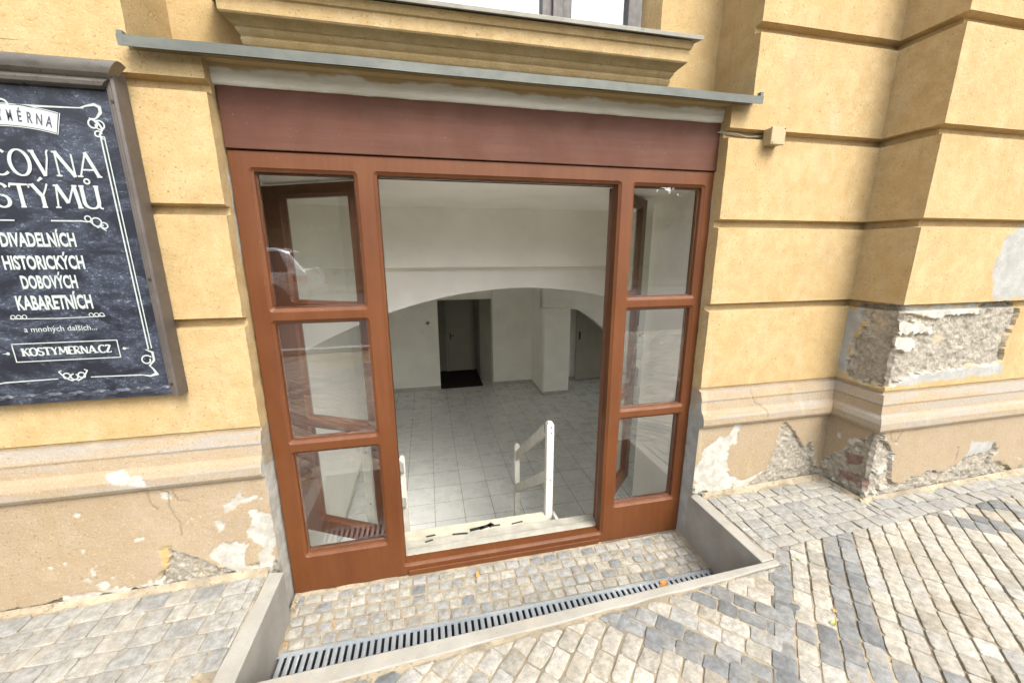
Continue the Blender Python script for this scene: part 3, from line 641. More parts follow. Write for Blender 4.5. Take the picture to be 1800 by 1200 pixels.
door_leaf((1.05, 2.1), (.72, .694), .015, .655, .115, .545, ROWS, -1.765, .352, .042, -.575)

# ------------------------------------------------------------------ threshold boards, stairs, rails
st = thing('staircase', (.3, 2.7, ZF), 'cream painted wooden stairs going down from the shop doorway, with white threshold boards', 'stairs')
b = MB(); b.box(-.804, 1.60, 2.0705, 2.128, -1.852, -1.778); b.build('threshold_board', M['threshold'], st, bevel=.006)
b = MB(); b.box(-.804, 1.60, 2.1305, 2.222, -1.86, -1.801); b.build('threshold_board', M['threshold'], st, bevel=.004)
b = MB(); b.box(-.275, .745, 2.2235, 2.36, -1.875, -1.832); b.build('tread', M['tread'], st, bevel=.005)
nst = 6
for k in range(1, nst + 1):
    z = -1.832 - k*(3.0 - 1.832)/(nst + 1); y = 2.335 + (k - 1)*.20
    b = MB(); b.box(-.275, .745, y + .002*k, y + .235, z - .035, z); b.build('tread', M['tread'], st, bevel=.005)
for x0, x1 in ((-.30, -.278), (.798, .820)):
    b = MB(); b.prism([(x0, 2.24, -1.815), (x0, 2.34, -1.822), (x0, 3.44, -2.80), (x0, 3.50, ZF+.002), (x0, 3.24, ZF+.002), (x0, 2.24, -2.10)], (x1 - x0, 0, 0)); b.build('stringer', M['rail'], st, bevel=.004)
for x, y, w, h, a in ((-.06, 2.226, .03, .005, .1), (.13, 2.219, .05, .006, -.1), (.19, 2.222, .035, .014, .25), (.25, 2.228, .05, .012, .12), (.31, 2.236, .045, .013, .3), (.345, 2.243, .02, .016, .7), (.38, 2.232, .03, .005, 0), (.53, 2.228, .04, .004, .12), (-.07, 2.195, .025, .004, .2)):
    zt = -1.8005 if y < 2.222 else -1.8315
    b = MB(); b.obox((x, min(y, 2.217) if y < 2.224 else y + .052, (zt if y < 2.224 else -1.8315) + .0022), (w*math.cos(a), w*math.sin(a), 0), (-h*math.sin(a), h*math.cos(a), 0), (0, 0, .002)); b.build('tape_strip', M['tape'], st)
def railing(Xn, Xf, inner, label):
    t = thing('stair_rail', ((Xn + Xf)/2, 2.85, ZF), label, 'railing', 'rails of the shop stairs')
    s = -1 if inner < 0 else 1
    for X, y, zt in ((Xn, 2.335, -1.118), (Xf, 3.335, -1.795)):
        p = MB(); w = .025
        p.loft([[(X-w, y-w, z), (X+w, y-w, z), (X+w, y+w, z), (X-w, y+w, z)] for z in (ZF+.003, zt - .02)] + [[(X-w*.5, y-w*.6, zt), (X+w*.5, y-w*.6, zt), (X+w*.5, y+w*.6, zt), (X-w*.5, y+w*.6, zt)]]); po = p.build('post', M['rail'], t, bevel=.003)
        if y < 3:
            for zb in (-1.155, -1.195, -1.555):
                q = MB(); q.disc((X + .004, y - w + .001, zb), (0, -1, 0), .0055, .003, 10); q.build('bolt', M['bolt'], po)
    for za, zb in ((-1.125, -1.862), (-1.495, -2.215)):
        p = MB(); h = .103; x0 = Xn - s*.006; ya, yb = 2.358, 3.312; zb2 = zb; xf = Xf - s*.006
        p.prism([(x0 - .011, ya, za), (xf - .011, yb, zb2), (xf - .011, yb, zb2 - h), (x0 - .011, ya, za - h)], (.022, 0, 0)); ro = p.build('rail_board', M['rail'], t, bevel=.003)
        if za > -1.2:
            q = MB(); q.prism([(x0 - .0125, 2.362, -1.135), (x0 - .0125, 2.405, -1.165), (x0 - .0125, 2.395, -1.235), (x0 - .0125, 2.385, -1.20), (x0 - .0125, 2.375, -1.245), (x0 - .0125, 2.366, -1.19)], (.001, 0, 0)); q.build('paint_scrape', M['bolt'], ro)
    return t
railing(.772, .772, 1, 'white wooden stair rail with two bolted boards, in full view in the doorway')
railing(-.425, -.305, -1, 'white wooden stair rail half hidden behind the left glazed panel')

# ------------------------------------------------------------------ paving
def ground(x, y=0): return -1.575 + .019*(np.clip(x, -6, 8) + .8)
def g1(x): return -1.575 + .019*(min(max(x, -6), 8) + .8)
def clip(poly, a, b, c):
    """keep a*x + b*y <= c"""
    out = []; n = len(poly)
    for i in range(n):
        p, q = poly[i], poly[(i+1) % n]; dp = a*p[0] + b*p[1] - c; dq = a*q[0] + b*q[1] - c
        if dp <= 0: out.append(p)
        if (dp < 0 < dq) or (dq < 0 < dp):
            t = dp/(dp - dq); out.append((p[0] + (q[0]-p[0])*t, p[1] + (q[1]-p[1])*t))
    return out
def area(p): return abs(sum(p[i][0]*p[(i+1) % len(p)][1] - p[(i+1) % len(p)][0]*p[i][1] for i in range(len(p))))/2
class Setts(MB):
    def __init__(s): super().__init__(); s.c = []
    def sett(s, poly, zf, colr, gap=.004, axis=None, gend=.0012, jit=.0022, dome=.0012, lift=.0025):
        if len(poly) < 3 or area(poly) < .0008: return
        if sum(poly[i][0]*poly[(i+1) % len(poly)][1] - poly[(i+1) % len(poly)][0]*poly[i][1] for i in range(len(poly))) < 0: poly = poly[::-1]
        cx = sum(p[0] for p in poly)/len(poly); cy = sum(p[1] for p in poly)/len(poly); n = len(poly); J = lambda k: rnd.uniform(-k, k)
        q = []
        for p in poly:
            dx, dy = p[0]-cx, p[1]-cy
            if axis is None: axis = (1, 0)
            a = dx*axis[0] + dy*axis[1]; c_ = -dx*axis[1] + dy*axis[0]
            a = math.copysign(max(abs(a) - gend, abs(a)*.4), a); c_ = math.copysign(max(abs(c_) - gap, abs(c_)*.4), c_)
            q.append((cx + a*axis[0] - c_*axis[1] + J(jit), cy + a*axis[1] + c_*axis[0] + J(jit)))
        ring = []
        for i in range(n):
            a, b_, c = q[i-1], q[i], q[(i+1) % n]; k = rnd.uniform(.05, .13)
            ring.append((b_[0] + (a[0]-b_[0])*k + J(.0012), b_[1] + (a[1]-b_[1])*k + J(.0012))); ring.append((b_[0] + (c[0]-b_[0])*k + J(.0012), b_[1] + (c[1]-b_[1])*k + J(.0012)))
            ring.append(((b_[0]+c[0])/2 + J(.002), (b_[1]+c[1])/2 + J(.002)))
        N = len(ring); h = J(lift); tx, ty = J(.035), J(.035)
        Z = lambda x, y, o: zf(x, y) + h + tx*(x-cx) + ty*(y-cy) + o
        vs = []
        for ins, o in ((0, -.035), (0, -.0045), (.05, -.0008), (.2, .0004), (.62, dome)):
            for x, y in ring:
                X = x + (cx-x)*ins; Y = y + (cy-y)*ins; vs.append((X, Y, Z(X, Y, o + (J(.0008) if ins else 0))))
        vs.append((cx, cy, Z(cx, cy, dome*1.1)))
        fs = []
        for k in range(4):
            for i in range(N): j = (i+1) % N; fs.append((k*N+i, k*N+j, (k+1)*N+j, (k+1)*N+i))
        fs += [(4*N+i, 4*N+(i+1) % N, 5*N) for i in range(N)]
        s.add(vs, fs); s.c += [(*colr, 1)]*len(vs)
    def done(s, name): return s.build(name, M['setts'], smooth=24, attrs={'stone': s.c})
def tone(kind):
    v = rnd.gauss(0, 1)
    if kind == 'cream':
        r = rnd.random()
        if r < .62: c = (.332, .316, .276)
        elif r < .82: c = (.36, .348, .318)
        elif r < .93: c = (.31, .285, .24)
        else: c = (.30, .298, .285)
        k = 1 + .09*v
    elif kind == 'gray': c = rnd.choice(((.175, .182, .186), (.19, .196, .198), (.205, .207, .204), (.155, .163, .170))); k = 1 + .09*v
    elif kind == 'border': c = rnd.choice(((.285, .278, .255), (.295, .288, .265), (.272, .268, .25), (.305, .293, .262), (.258, .258, .248))); k = 1 + .045*v
    else:
        r = rnd.random(); c = (.31, .30, .265) if r < .45 else (.275, .275, .265) if r < .75 else (.35, .34, .305) if r < .9 else (.20, .213, .222); k = 1 + .07*v
    k = min(max(k, .75), 1.25); return tuple(min(.8, x*k) for x in c)
S2 = math.sqrt(2)
def in_bands(x, bands, per=1.6):
    x = x % per; return any((lo % per) <= x < (hi % per) for lo, hi in bands)
KL = lambda x: float(np.interp(x, [-.92, -.34, .036, .594, 1.643, 1.67], [1.232, 1.237, 1.244, 1.262, 1.314, 1.316])) - .006
field = Setts()
def lattice(along_u, vlo, vhi, ulo, uhi, rw=.0745):
    lo, hi = (vlo, vhi) if along_u else (ulo, uhi); a0, a1 = (ulo, uhi) if along_u else (vlo, vhi)
    for k in range(int(round((hi - lo)/rw))):
        r0 = lo + k*rw; r1 = r0 + rw; a = a0 + rnd.uniform(0, .05)
        while a < a1:
            L = rnd.uniform(.078, .118); b_ = a + L
            P = [(a, r0), (b_, r0), (b_, r1), (a, r1)]
            if not along_u: P = [(p[1], p[0]) for p in P]
            uu, vv = ((a+b_)/2, (r0+r1)/2) if along_u else ((r0+r1)/2, (a+b_)/2)
            Q = [((u + v)/S2, (u - v)/S2) for u, v in P]
            a = b_
            cx, cy = (uu + vv)/S2, (uu - vv)/S2
            if not (-3.2 < cx < 5.6 and -2.55 < cy < 1.6): continue
            if cx > 1.67: Q = clip(Q, 0, 1, 1.408 + .012*(cx - 1.6)); 
            elif cx > -.92:
                sl = (KL(cx + .05) - KL(cx - .05))/.1; Q = clip(Q, -sl, 1, KL(cx) - sl*cx)
            else: Q = clip(Q, 0, 1, 1.395)
            Q = clip(Q, 0, -1, 2.5)
            if len(Q) < 3: continue
            gray = in_bands(uu, ((1.36, 1.50), (0.05, .20))) or in_bands(vv, ((.212, .292), (.440, .592)))
            field.sett(Q, lambda x, y: g1(x), tone('gray' if gray else 'cream'), gap=.0033, axis=(1/S2, 1/S2) if along_u else (1/S2, -1/S2), jit=.0026)
lattice(True, .2145, 5.9, -2.0, 6.0)
lattice(False, -6.0, .2145, 1.361, 5.2)
lattice(True, .2145 - .0745*62, .2145, -5.5, 1.361)
f_o = field.done('pavement'); f_o['kind'] = 'structure'
border = Setts()
def courses(x0, x1, y0, y1, rw, la, lb, kind, zf, dst, slope=0.0, **kw):
    k = 0; n = max(1, int(round((y1 - y0)/rw))); rw = (y1 - y0)/n
    for k in range(n):
        a = x0 - rnd.uniform(0, la)
        while a < x1:
            b_ = a + rnd.uniform(la, lb); r = y0 + k*rw; P = [(a, r + slope*a), (b_, r + slope*b_), (b_, r + rw + slope*b_), (a, r + rw + slope*a)]
            P = clip(clip(P, 1, 0, x1), -1, 0, -x0); dst.sett(P, zf, tone(kind), **kw); a = b_
gz = lambda x, y: g1(x)
courses(-3.2, -.868, 1.398, 1.862, .088, .085, .135, 'border', gz, border, gap=.0018, gend=.0018, dome=.0006, lift=.0016)
courses(1.672, 2.60, 1.412, 1.855, .080, .085, .135, 'border', gz, border, gap=.0018, gend=.0028, dome=.0008, lift=.002)
courses(2.60, 5.6, 1.425, 1.605, .085, .085, .14, 'border', gz, border, gap=.0018, gend=.0028, dome=.0008, lift=.002)
bo = border.done('pavement'); bo['kind'] = 'structure'
pit = Setts(); pz = lambda x, y: -1.853 - .03*(2.0 - y)
courses(-.785, 1.575, 1.672, 1.985, .064, .068, .092, 'pit', pz, pit, gap=.0050, gend=.0048, jit=.0036, dome=.0025, lift=.0025)
po = pit.done('sunken_paving'); po['kind'] = 'structure'
# sand bed under the setts, one sheet round the sunken strip
b = MB()
def bed(x0, x1, y0, y1, dz, nx=2):
    for k in range(nx):
        a, c = x0 + (x1-x0)*k/nx, x0 + (x1-x0)*(k+1)/nx; b.quad((a, y0, g1(a)+dz), (c, y0, g1(c)+dz), (c, y1, g1(c)+dz), (a, y1, g1(a)+dz))
bed(-6, -.86, -2.6, 1.96, -.0055); bed(-.86, 1.665, -2.6, 1.30, -.0045); bed(1.665, 8, -2.6, 1.96, -.0085)
struct('sand_bed', b, M['sand'])
b = MB(); n = 60
for k in range(n):     # sand swept against the foot of the sunken strip
    xa, xb = -.80 + 2.39*k/n, -.80 + 2.39*(k+1)/n
    b.quad((xa, 1.66, pz(0, 1.66)-.0045), (xb, 1.66, pz(0, 1.66)-.0045), (xb, 1.985, pz(0, 1.985)-.0045), (xa, 1.985, pz(0, 1.985)-.0045))
    b.quad((xa, 1.97, pz(0, 1.97)-.0045), (xb, 1.97, pz(0, 1.97)-.0045), (xb, 2.003, pz(0, 2)+.004+.004*math.sin(k*1.3)), (xa, 2.003, pz(0, 2)+.004+.004*math.sin((k-1)*1.3)))
for x, s in ((-.80, 1), (1.588, -1)):
    for k in range(12):
        ya, yb = 1.66 + .345*k/12, 1.66 + .345*(k+1)/12; wa, wb = .03 + .014*math.sin(k*1.9 + x), .03 + .014*math.sin((k+1)*1.9 + x)
        b.quad((x, ya, pz(0, ya)+.012), (x + s*wa, ya, pz(0, ya)-.002), (x + s*wb, yb, pz(0, yb)-.002), (x, yb, pz(0, yb)+.012))
struct('sand_bed', b, M['sand'], merge=True)
# sand drifted along the foot of the facade
b = MB()
def drift(pts, nrm):
    n = 220; P = [Vector(p) for p in pts]; L_ = (P[1] - P[0]).length; wn_ = fbm(np.linspace(0, L_, n + 1), np.zeros(n + 1), 9, 4, int(abs(pts[0][0])*10) + 3)
    for k in range(n):
        va = P[0].lerp(P[1], k/n); vb = P[0].lerp(P[1], (k+1)/n); N = Vector(nrm)
        wa = max(.008, .030 + .05*wn_[k]); wb = max(.008, .030 + .05*wn_[k+1])
        q = lambda v, d, h: (v.x + N.x*d, v.y + N.y*d, g1(v.x + N.x*d) + h)
        b.quad(q(va, 0, .018), q(vb, 0, .018), q(vb, wb*.45, .008), q(va, wa*.45, .008)); b.quad(q(va, wa*.45, .008), q(vb, wb*.45, .008), q(vb, wb, -.006), q(va, wa, -.006))
drift([(-3.2, 1.895, 0), (-.86, 1.895, 0)], (0, -1, 0)); drift([(1.66, 1.895, 0), (2.60, 1.895, 0)], (0, -1, 0)); drift([(2.58, 1.90, 0), (2.58, 1.60, 0)], (-1, 0, 0)); drift([(2.56, 1.61, 0), (5.5, 1.61, 0)], (0, -1, 0))
struct('sand_bed', b, M['sand'], merge=True, smooth=60)

# ------------------------------------------------------------------ concrete kerbs round the sunken strip
def kerb(outline, zb, label):
    mb = MB(); n = len(outline); vs = [(x, y, zb) for x, y in outline] + [(x, y, g1(x) + .004) for x, y in outline]
    mb.add(vs, [tuple(range(n))[::-1], tuple(range(n, 2*n))] + [(i, (i+1) % n, n+(i+1) % n, n+i) for i in range(n)])
    return tag(mb.build('concrete_kerb', M['concrete'], bevel=.006, seg=2), label, 'kerb', 'concrete kerbs of the sunken entrance')
def wob(x0, y0, x1, y1, n, a): return [(x0 + (x1-x0)*k/n + (rnd.uniform(-a, a) if 0 < k < n and x0 == x1 or abs(x1-x0) < abs(y1-y0) and 0 < k < n else 0), y0 + (y1-y0)*k/n + (rnd.uniform(-a, a) if abs(x1-x0) >= abs(y1-y0) and 0 < k < n else 0)) for k in range(n+1)]
kerb([(-.783, 1.312), (-.783, 1.858)] + wob(-.858, 1.872, -.868, 1.312, 7, .006), -1.95, 'short concrete kerb left of the drain grate, below the peeling white corner')
kerb([(1.586, 1.348), (1.668, 1.352)] + wob(1.655, 1.40, 1.655, 1.90, 6, .004) + [(1.586, 1.925)], -1.95, 'short concrete kerb with a dark inner face, right of the drain grate')
kerb([(-.90, 1.308), (-.90, 1.232)] + wob(-.80, 1.235, 1.64, 1.312, 24, .005) + [(1.668, 1.318), (1.668, 1.349), (1.585, 1.345)], -1.95, 'long concrete kerb running in front of the drain grate')
b = MB(); b.box(-.80, 1.59, 1.335, 1.511, -1.97, -1.866); struct('channel_bed', b, M['concrete'])
# drain grate
gr = thing('drain_grate', (.4, 1.585, -1.87), 'long galvanised slotted drain grate in the sunken paved strip', 'drain grate')
b = MB(); ZG = -1.8605; pitch = .0340; n = 69; x0 = -.776; ys, ye = 1.542, 1.643
b.box(x0, x0 + n*pitch, ye, 1.660, ZG - .004, ZG); b.box(x0, x0 + n*pitch, 1.513, ys, ZG - .004, ZG)
b.box(x0, x0 + n*pitch, 1.6602, 1.6640, ZG - .03, ZG + .0035); b.box(x0, x0 + n*pitch, 1.5115, 1.5128, ZG - .03, ZG + .0035)
for k in range(n):
    a = x0 + k*pitch + .0062; c = x0 + (k+1)*pitch - .0062; mid = (a + c)/2
    b.loft([[(x, y, z) for x, z in ((a, ZG-.006), (a+.001, ZG-.0008), (a+.004, ZG+.0004), (mid, ZG+.0009), (c-.004, ZG+.0004), (c-.001, ZG-.0008), (c, ZG-.006))] for y in (ys, ye)], True, False)
for k in range(n + 1):
    x = x0 + k*pitch; r = .0078
    for yy, s in ((ye, 1), (ys, -1)):
        b.tube([(x + r*math.cos(t), yy + s*(r*math.sin(t) - .002), ZG + .0012) for t in np.linspace(0, math.pi, 7)], .0026, 6)
b.build('grating', M['galv'], gr, smooth=45)
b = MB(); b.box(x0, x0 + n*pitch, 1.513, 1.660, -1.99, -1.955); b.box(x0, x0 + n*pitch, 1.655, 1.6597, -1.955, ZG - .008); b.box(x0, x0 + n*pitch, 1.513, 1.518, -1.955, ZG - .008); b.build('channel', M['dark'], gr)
# dirty caulk line under the frame
b = MB(); b.box(1.03, 1.575, 1.990, 1.9995, -1.858, -1.846); b.build('caulk_strip', M['grime'], shop)

# ------------------------------------------------------------------ sign board
SX0, SX1 = -1.807, -1.073; SC = -1.44; SY = 1.872
sg = thing('sign_board', (SC, 1.89, -.60), 'navy chalkboard style advertising board with white Czech lettering, in a brown metal frame', 'sign')
b = MB(); b.box(SX0 + .01, SX1 - .004, SY, 1.912, -.598, .66); b.build('panel', M['chalk'], sg, bevel=.002)
def stile(xo, xi, s):
    mb = MB(); prof_ = [(0, 1.915), (0, 1.862), (.004, 1.852), (.014, 1.850), (.018, 1.853), (.025, 1.853), (.0265, 1.858), (.028, 1.856), (.034, 1.857), (.040, 1.866), (.040, 1.873)]
    mb.loft([[(xo + s*u, y, z + (0 if top else -.012*(u < .03) + .02*(u/.04))) for u, y in prof_] for z, top in ((-.590, 0), (.655, 1))], True, True)
    so = mb.build('frame_stile', M['signframe'], sg, smooth=35)
    for z in (-.545, -.10, .545):
        q = MB(); q.disc((xo + s*.0215, 1.853, z), (0, -1, 0), .0058, .003, 12); q.build('screw', M['metaldark'], so)
stile(SX1, 0, -1); stile(SX0, 0, 1)
mb = MB(); prof_ = [(.588, 1.874), (.586, 1.858), (.592, 1.842), (.604, 1.838), (.612, 1.842), (.618, 1.850), (.622, 1.846), (.630, 1.830), (.648, 1.822), (.662, 1.822), (.670, 1.828), (.672, 1.842), (.668, 1.874)]
mb.loft([[(-1.838 + (.668 - z)*.90, y, z) for z, y in prof_], [(-1.042 - (.668 - z)*.90, y, z) for z, y in prof_]]); mb.build('rain_cap', M['signcap'], sg, smooth=35)
mb = MB(); n = 60; rings = []
for k in range(n + 1):
    x = -1.78 + .68*k/n; w = .004*math.sin(k*.9) + .003*math.sin(k*2.1 + 1); rings.append([(x, SY - .0005, -.575 + w), (x, SY - .005 - .003*math.sin(k*.9), -.568 + w), (x, SY - .0005, -.558 + w)])
mb.loft(rings, False, False); mb.build('curled_film', simple('creased_navy_film', (.03, .035, .05), .16, .2, spec=.9), sg, smooth=60)
YL = SY - .0016
class Ink(MB):
    k = 0
    def lay(s): Ink.k += 1; return YL - (Ink.k % 16)*7e-5
    def ribbon(s, pts, w, closed=False):
        """flat printed line; w is one width or one per point"""
        P = [Vector((p[0], p[1])) for p in pts]; n = len(P); L = []; Rr = []
        for i in range(n):
            t = (P[min(i+1, n-1)] - P[max(i-1, 0)]); t = t.normalized() if t.length > 1e-9 else Vector((1, 0)); nn = Vector((-t.y, t.x)); ww = (w[i] if isinstance(w, (list, tuple)) else w)/2
            k = 1.0
            if 0 < i < n-1:
                c = (P[i]-P[i-1]).normalized().dot(t); k = 1/max(c, .6)
            L.append(P[i] + nn*ww*k); Rr.append(P[i] - nn*ww*k)
        y = s.lay(); vs = [(p.x, y, p.y) for p in L] + [(p.x, y, p.y) for p in Rr]
        s.add(vs, [(i, i+1, n+i+1, n+i) for i in range(n-1)])
    def dot(s, x, z, r, n=14): y = s.lay(); s.add([(x + r*math.cos(2*math.pi*k/n), y, z + r*math.sin(2*math.pi*k/n)) for k in range(n)], [tuple(range(n))])
    def poly(s, pts, y=None): s.add([(p[0], YL if y is None else y, p[1]) for p in pts], [tuple(range(len(pts)))])
def arc(cx, cz, rx, rz, a0, a1, n=14): return [(cx + rx*math.cos(R(a0 + (a1-a0)*k/n)), cz + rz*math.sin(R(a0 + (a1-a0)*k/n))) for k in range(n+1)]
# glyphs: width, strokes [(points, thick?)], serif points (x, z)
def G(ch):
    T, t = 1, 0
    g = {
    'A': (.78, [([(.04, 0), (.38, 1)], t), ([(.36, 1), (.72, 0)], T), ([(.14, .30), (.60, .30)], t)], [(.04, 0), (.72, 0)]),
    'B': (.62, [([(.12, 0), (.12, 1)], T), ([(.12, 1)] + arc(.30, .77, .22, .22, 90, -90) + [(.12, .54)], t), ([(.12, .55)] + arc(.32, .28, .26, .27, 90, -90) + [(.12, 0)], t)], [(.10, 0), (.10, 1)]),
    'C': (.72, [(arc(.42, .5, .36, .5, 48, 312, 20), T)], []),
    'D': (.72, [([(.12, 0), (.12, 1)], T), ([(.12, 1)] + arc(.26, .5, .38, .49, 90, -90, 16) + [(.12, .01)], T)], []),
    'E': (.58, [([(.12, 0), (.12, 1)], T), ([(.12, .97), (.54, .97)], t), ([(.12, .5), (.46, .5)], t), ([(.12, .03), (.56, .03)], t)], [(.12, 0), (.12, 1)]),
    'J': (.42, [([(.28, 1), (.28, .18)] + arc(.12, .15, .16, .16, 0, -150, 10), T)], [(.28, 1)]),
    'K': (.72, [([(.12, 0), (.12, 1)], T), ([(.62, 1), (.14, .45)], t), ([(.28, .58), (.66, 0)], T)], [(.12, 0), (.12, 1), (.62, 1), (.66, 0)]),
    'M': (.94, [([(.08, 0), (.17, 1)], t), ([(.17, 1), (.47, .22)], T), ([(.47, .22), (.77, 1)], t), ([(.77, 1), (.86, 0)], T)], [(.08, 0), (.86, 0), (.15, 1), (.79, 1)]),
    'N': (.80, [([(.10, 0), (.10, 1)], t), ([(.10, 1), (.66, 0)], T), ([(.66, 0), (.66, .9)], t)], [(.10, 0), (.10, 1)]),
    'O': (.80, [(arc(.40, .5, .33, .5, 0, 360, 28), T)], []),
    'P': (.60, [([(.12, 0), (.12, 1)], T), ([(.12, .98)] + arc(.28, .74, .26, .24, 90, -90) + [(.12, .5)], t)], [(.12, 0), (.12, 1)]),
    'R': (.68, [([(.12, 0), (.12, 1)], T), ([(.12, .98)] + arc(.28, .74, .26, .24, 90, -90) + [(.12, .5)], t), ([(.26, .5), (.62, 0)], T)], [(.12, 0), (.12, 1), (.62, 0)]),
    'S': (.58, [(arc(.30, .75, .22, .24, 20, 270, 14) + arc(.28, .26, .24, .25, 90, -160, 14), T)], []),
    'T': (.74, [([(.37, 0), (.37, 1)], T), ([(.04, .84), (.07, .97), (.67, .97), (.70, .84)], t)], [(.37, 0)]),
    'U': (.76, [([(.10, 1), (.10, .3)] + arc(.36, .28, .26, .27, 180, 360, 14) + [(.62, .3), (.62, 1)], T), ([(.62, .25), (.64, .03), (.74, .0)], t)], [(.10, 1), (.62, 1)]),
    'V': (.76, [([(.08, 1), (.38, 0)], T), ([(.38, 0), (.56, .7), (.58, .95), (.64, 1.03)], t)], [(.07, 1)]),
    'Y': (.74, [([(.07, 1), (.36, .48)], T), ([(.36, .48), (.52, .8), (.60, 1.02)], t), ([(.36, .5), (.36, 0)], T)], [(.07, 1), (.36, 0)]),
    'Z': (.62, [([(.08, .80), (.09, .97), (.54, .97)], t), ([(.54, .97), (.07, .03)], T), ([(.07, .03), (.54, .03), (.56, .20)], t)], []),
    '.': (.26, [], []), ' ': (.3, [], [])}
    base = {'Ů': 'U', 'Č': 'C', 'Ý': 'Y'}.get(ch, ch); return g[base]
def write(name, text, cx, z0, h, sx, thick, thin, serif, squash=None):
    w = sum(G(c)[0] for c in text)*h*sx; x = cx - w/2; mb = Ink()
    for c in text:
        gw, strokes, ser = G(c); q = lambda p: (x + p[0]*h*sx, z0 + p[1]*h)
        for pts, k in strokes:
            pts2 = [q(p) for p in pts]
            if k and len(pts) > 8:   # swelling strokes on bowls
                wd = []
                for i in range(len(pts2)):
                    a = pts2[max(i-1, 0)]; c2 = pts2[min(i+1, len(pts2)-1)]; L = math.hypot(c2[0]-a[0], c2[1]-a[1]) + 1e-9; vert = abs(c2[1]-a[1])/L; wd.append((thin + (thick-thin)*vert**1.5)*h)
                mb.ribbon(pts2, wd)
            else: mb.ribbon(pts2, (thick if k else thin)*h)
        for p in ser:
            a = q(p); o = .5*thin*h*(1 if p[1] < .5 else -1); mb.ribbon([(a[0] - serif*h, a[1] + o), (a[0] + serif*h, a[1] + o)], thin*h*1.05)
        if c == '.': mb.dot(x + .12*h*sx, z0 + .08*h, .085*h)
        m_ = x + gw*h*sx/2
        if c == 'Ů': mb.ribbon(arc(m_ - .03*h, z0 + 1.17*h, .10*h, .10*h, 0, 360, 16), thin*h)
        if c == 'Č': mb.ribbon([(m_ - .14*h, z0 + 1.24*h), (m_ + .02*h, z0 + 1.10*h), (m_ + .18*h, z0 + 1.24*h)], thin*h)
        if c == 'Ý': mb.ribbon([(m_ - .06*h, z0 + 1.12*h), (m_ + .12*h, z0 + 1.27*h)], [thin*h, thick*h*.8])
        x += gw*h*sx
    return mb.build(name, M['letter'], sg, fix=False)
write('lettering', 'PŮJČOVNA', SC, .283, .088, 1.00, .135, .065, .10)
write('lettering', 'KOSTÝMŮ', SC, .170, .084, 1.06, .150, .070, .10)
def bfont(text, cx, z0, h, sx, off, mat=None, space=1.0, rot=0, name='lettering', cz=None):
    cu = bpy.data.curves.new(name, 'FONT'); cu.body = text; cu.size = 1.0; cu.align_x = 'CENTER'; cu.offset = off; cu.space_character = space; cu.resolution_u = 3
    o = bpy.data.objects.new(name, cu); col.objects.link(o); dg = bpy.context.evaluated_depsgraph_get(); dg.update()
    me = bpy.data.meshes.new_from_object(o.evaluated_get(dg)); bpy.data.objects.remove(o); bpy.data.curves.remove(cu)
    org = wloc(sg); k = h/.73; c, s = math.cos(rot), math.sin(rot)
    for v in me.vertices:
        x, y = v.co.x*k*sx, v.co.y*k; v.co = W(cx + x*c - y*s, YL - (.0020 if mat else 0), z0 + x*s + y*c) - org
    me.materials.clear(); me.materials.append(mat or M['letter']); ob = bpy.data.objects.new(name, me); col.objects.link(ob); ob.parent = sg; return ob
for tx, z, h, w in (('DIVADELNÍCH', .0300, .0510, .235), ('HISTORICKÝCH', -.0550, .0510, .255), ('DOBOVÝCH', -.1290, .0500, .178), ('KABARETNÍCH', -.2110, .0550, .245)):
    o = bfont(tx, SC, z, h, 1.0, .034); xs = [v.co.x for v in o.data.vertices]; k = w/(max(xs) - min(xs)); c0 = (SC + OX) - wloc(sg).x; mid = (max(xs)+min(xs))/2
    for v in o.data.vertices: v.co.x = c0 + (v.co.x - mid)*k
bfont('a mnohých dalších...', SC - .003, -.300, .023, .95, .004)
write('lettering', 'KOSTYMERNA.CZ', SC, -.396, .0315, 1.06, .24, .13, .17)
# ribbon with its word, on an arc
RC, RR = (SC, -.075), .560
rb = Ink()
def rpt(x, r): a = math.asin((x - SC)/RR); return (RC[0] + r*math.sin(a), RC[1] + r*math.cos(a))
n = 30; X = [SC - .150 + .300*k/n for k in range(n+1)]
rb.ribbon([rpt(x, RR) for x in X], .066); rb.build('ribbon', M['ribbon'], sg, fix=False)
rl = Ink(); rl.ribbon([rpt(x, RR + .0365) for x in X], .0030); rl.ribbon([rpt(x, RR - .0365) for x in X], .0030)
for s in (-1, 1): rl.ribbon([rpt(SC + s*.1535, RR - .038), rpt(SC + s*.1535, RR + .038)], .003)
rl.build('ribbon_outline', M['letter'], sg, fix=False)
word = 'KOSTYMÉRNA'
for k, ch in enumerate(word):
    a = (k - 4.5)*.0285/RR; p = (RC[0] + (RR - .019)*math.sin(a), RC[1] + (RR - .019)*math.cos(a)); bfont(ch, p[0], p[1], .038, .40 if ch == 'M' else .50, .014, M['ink'], rot=-a)
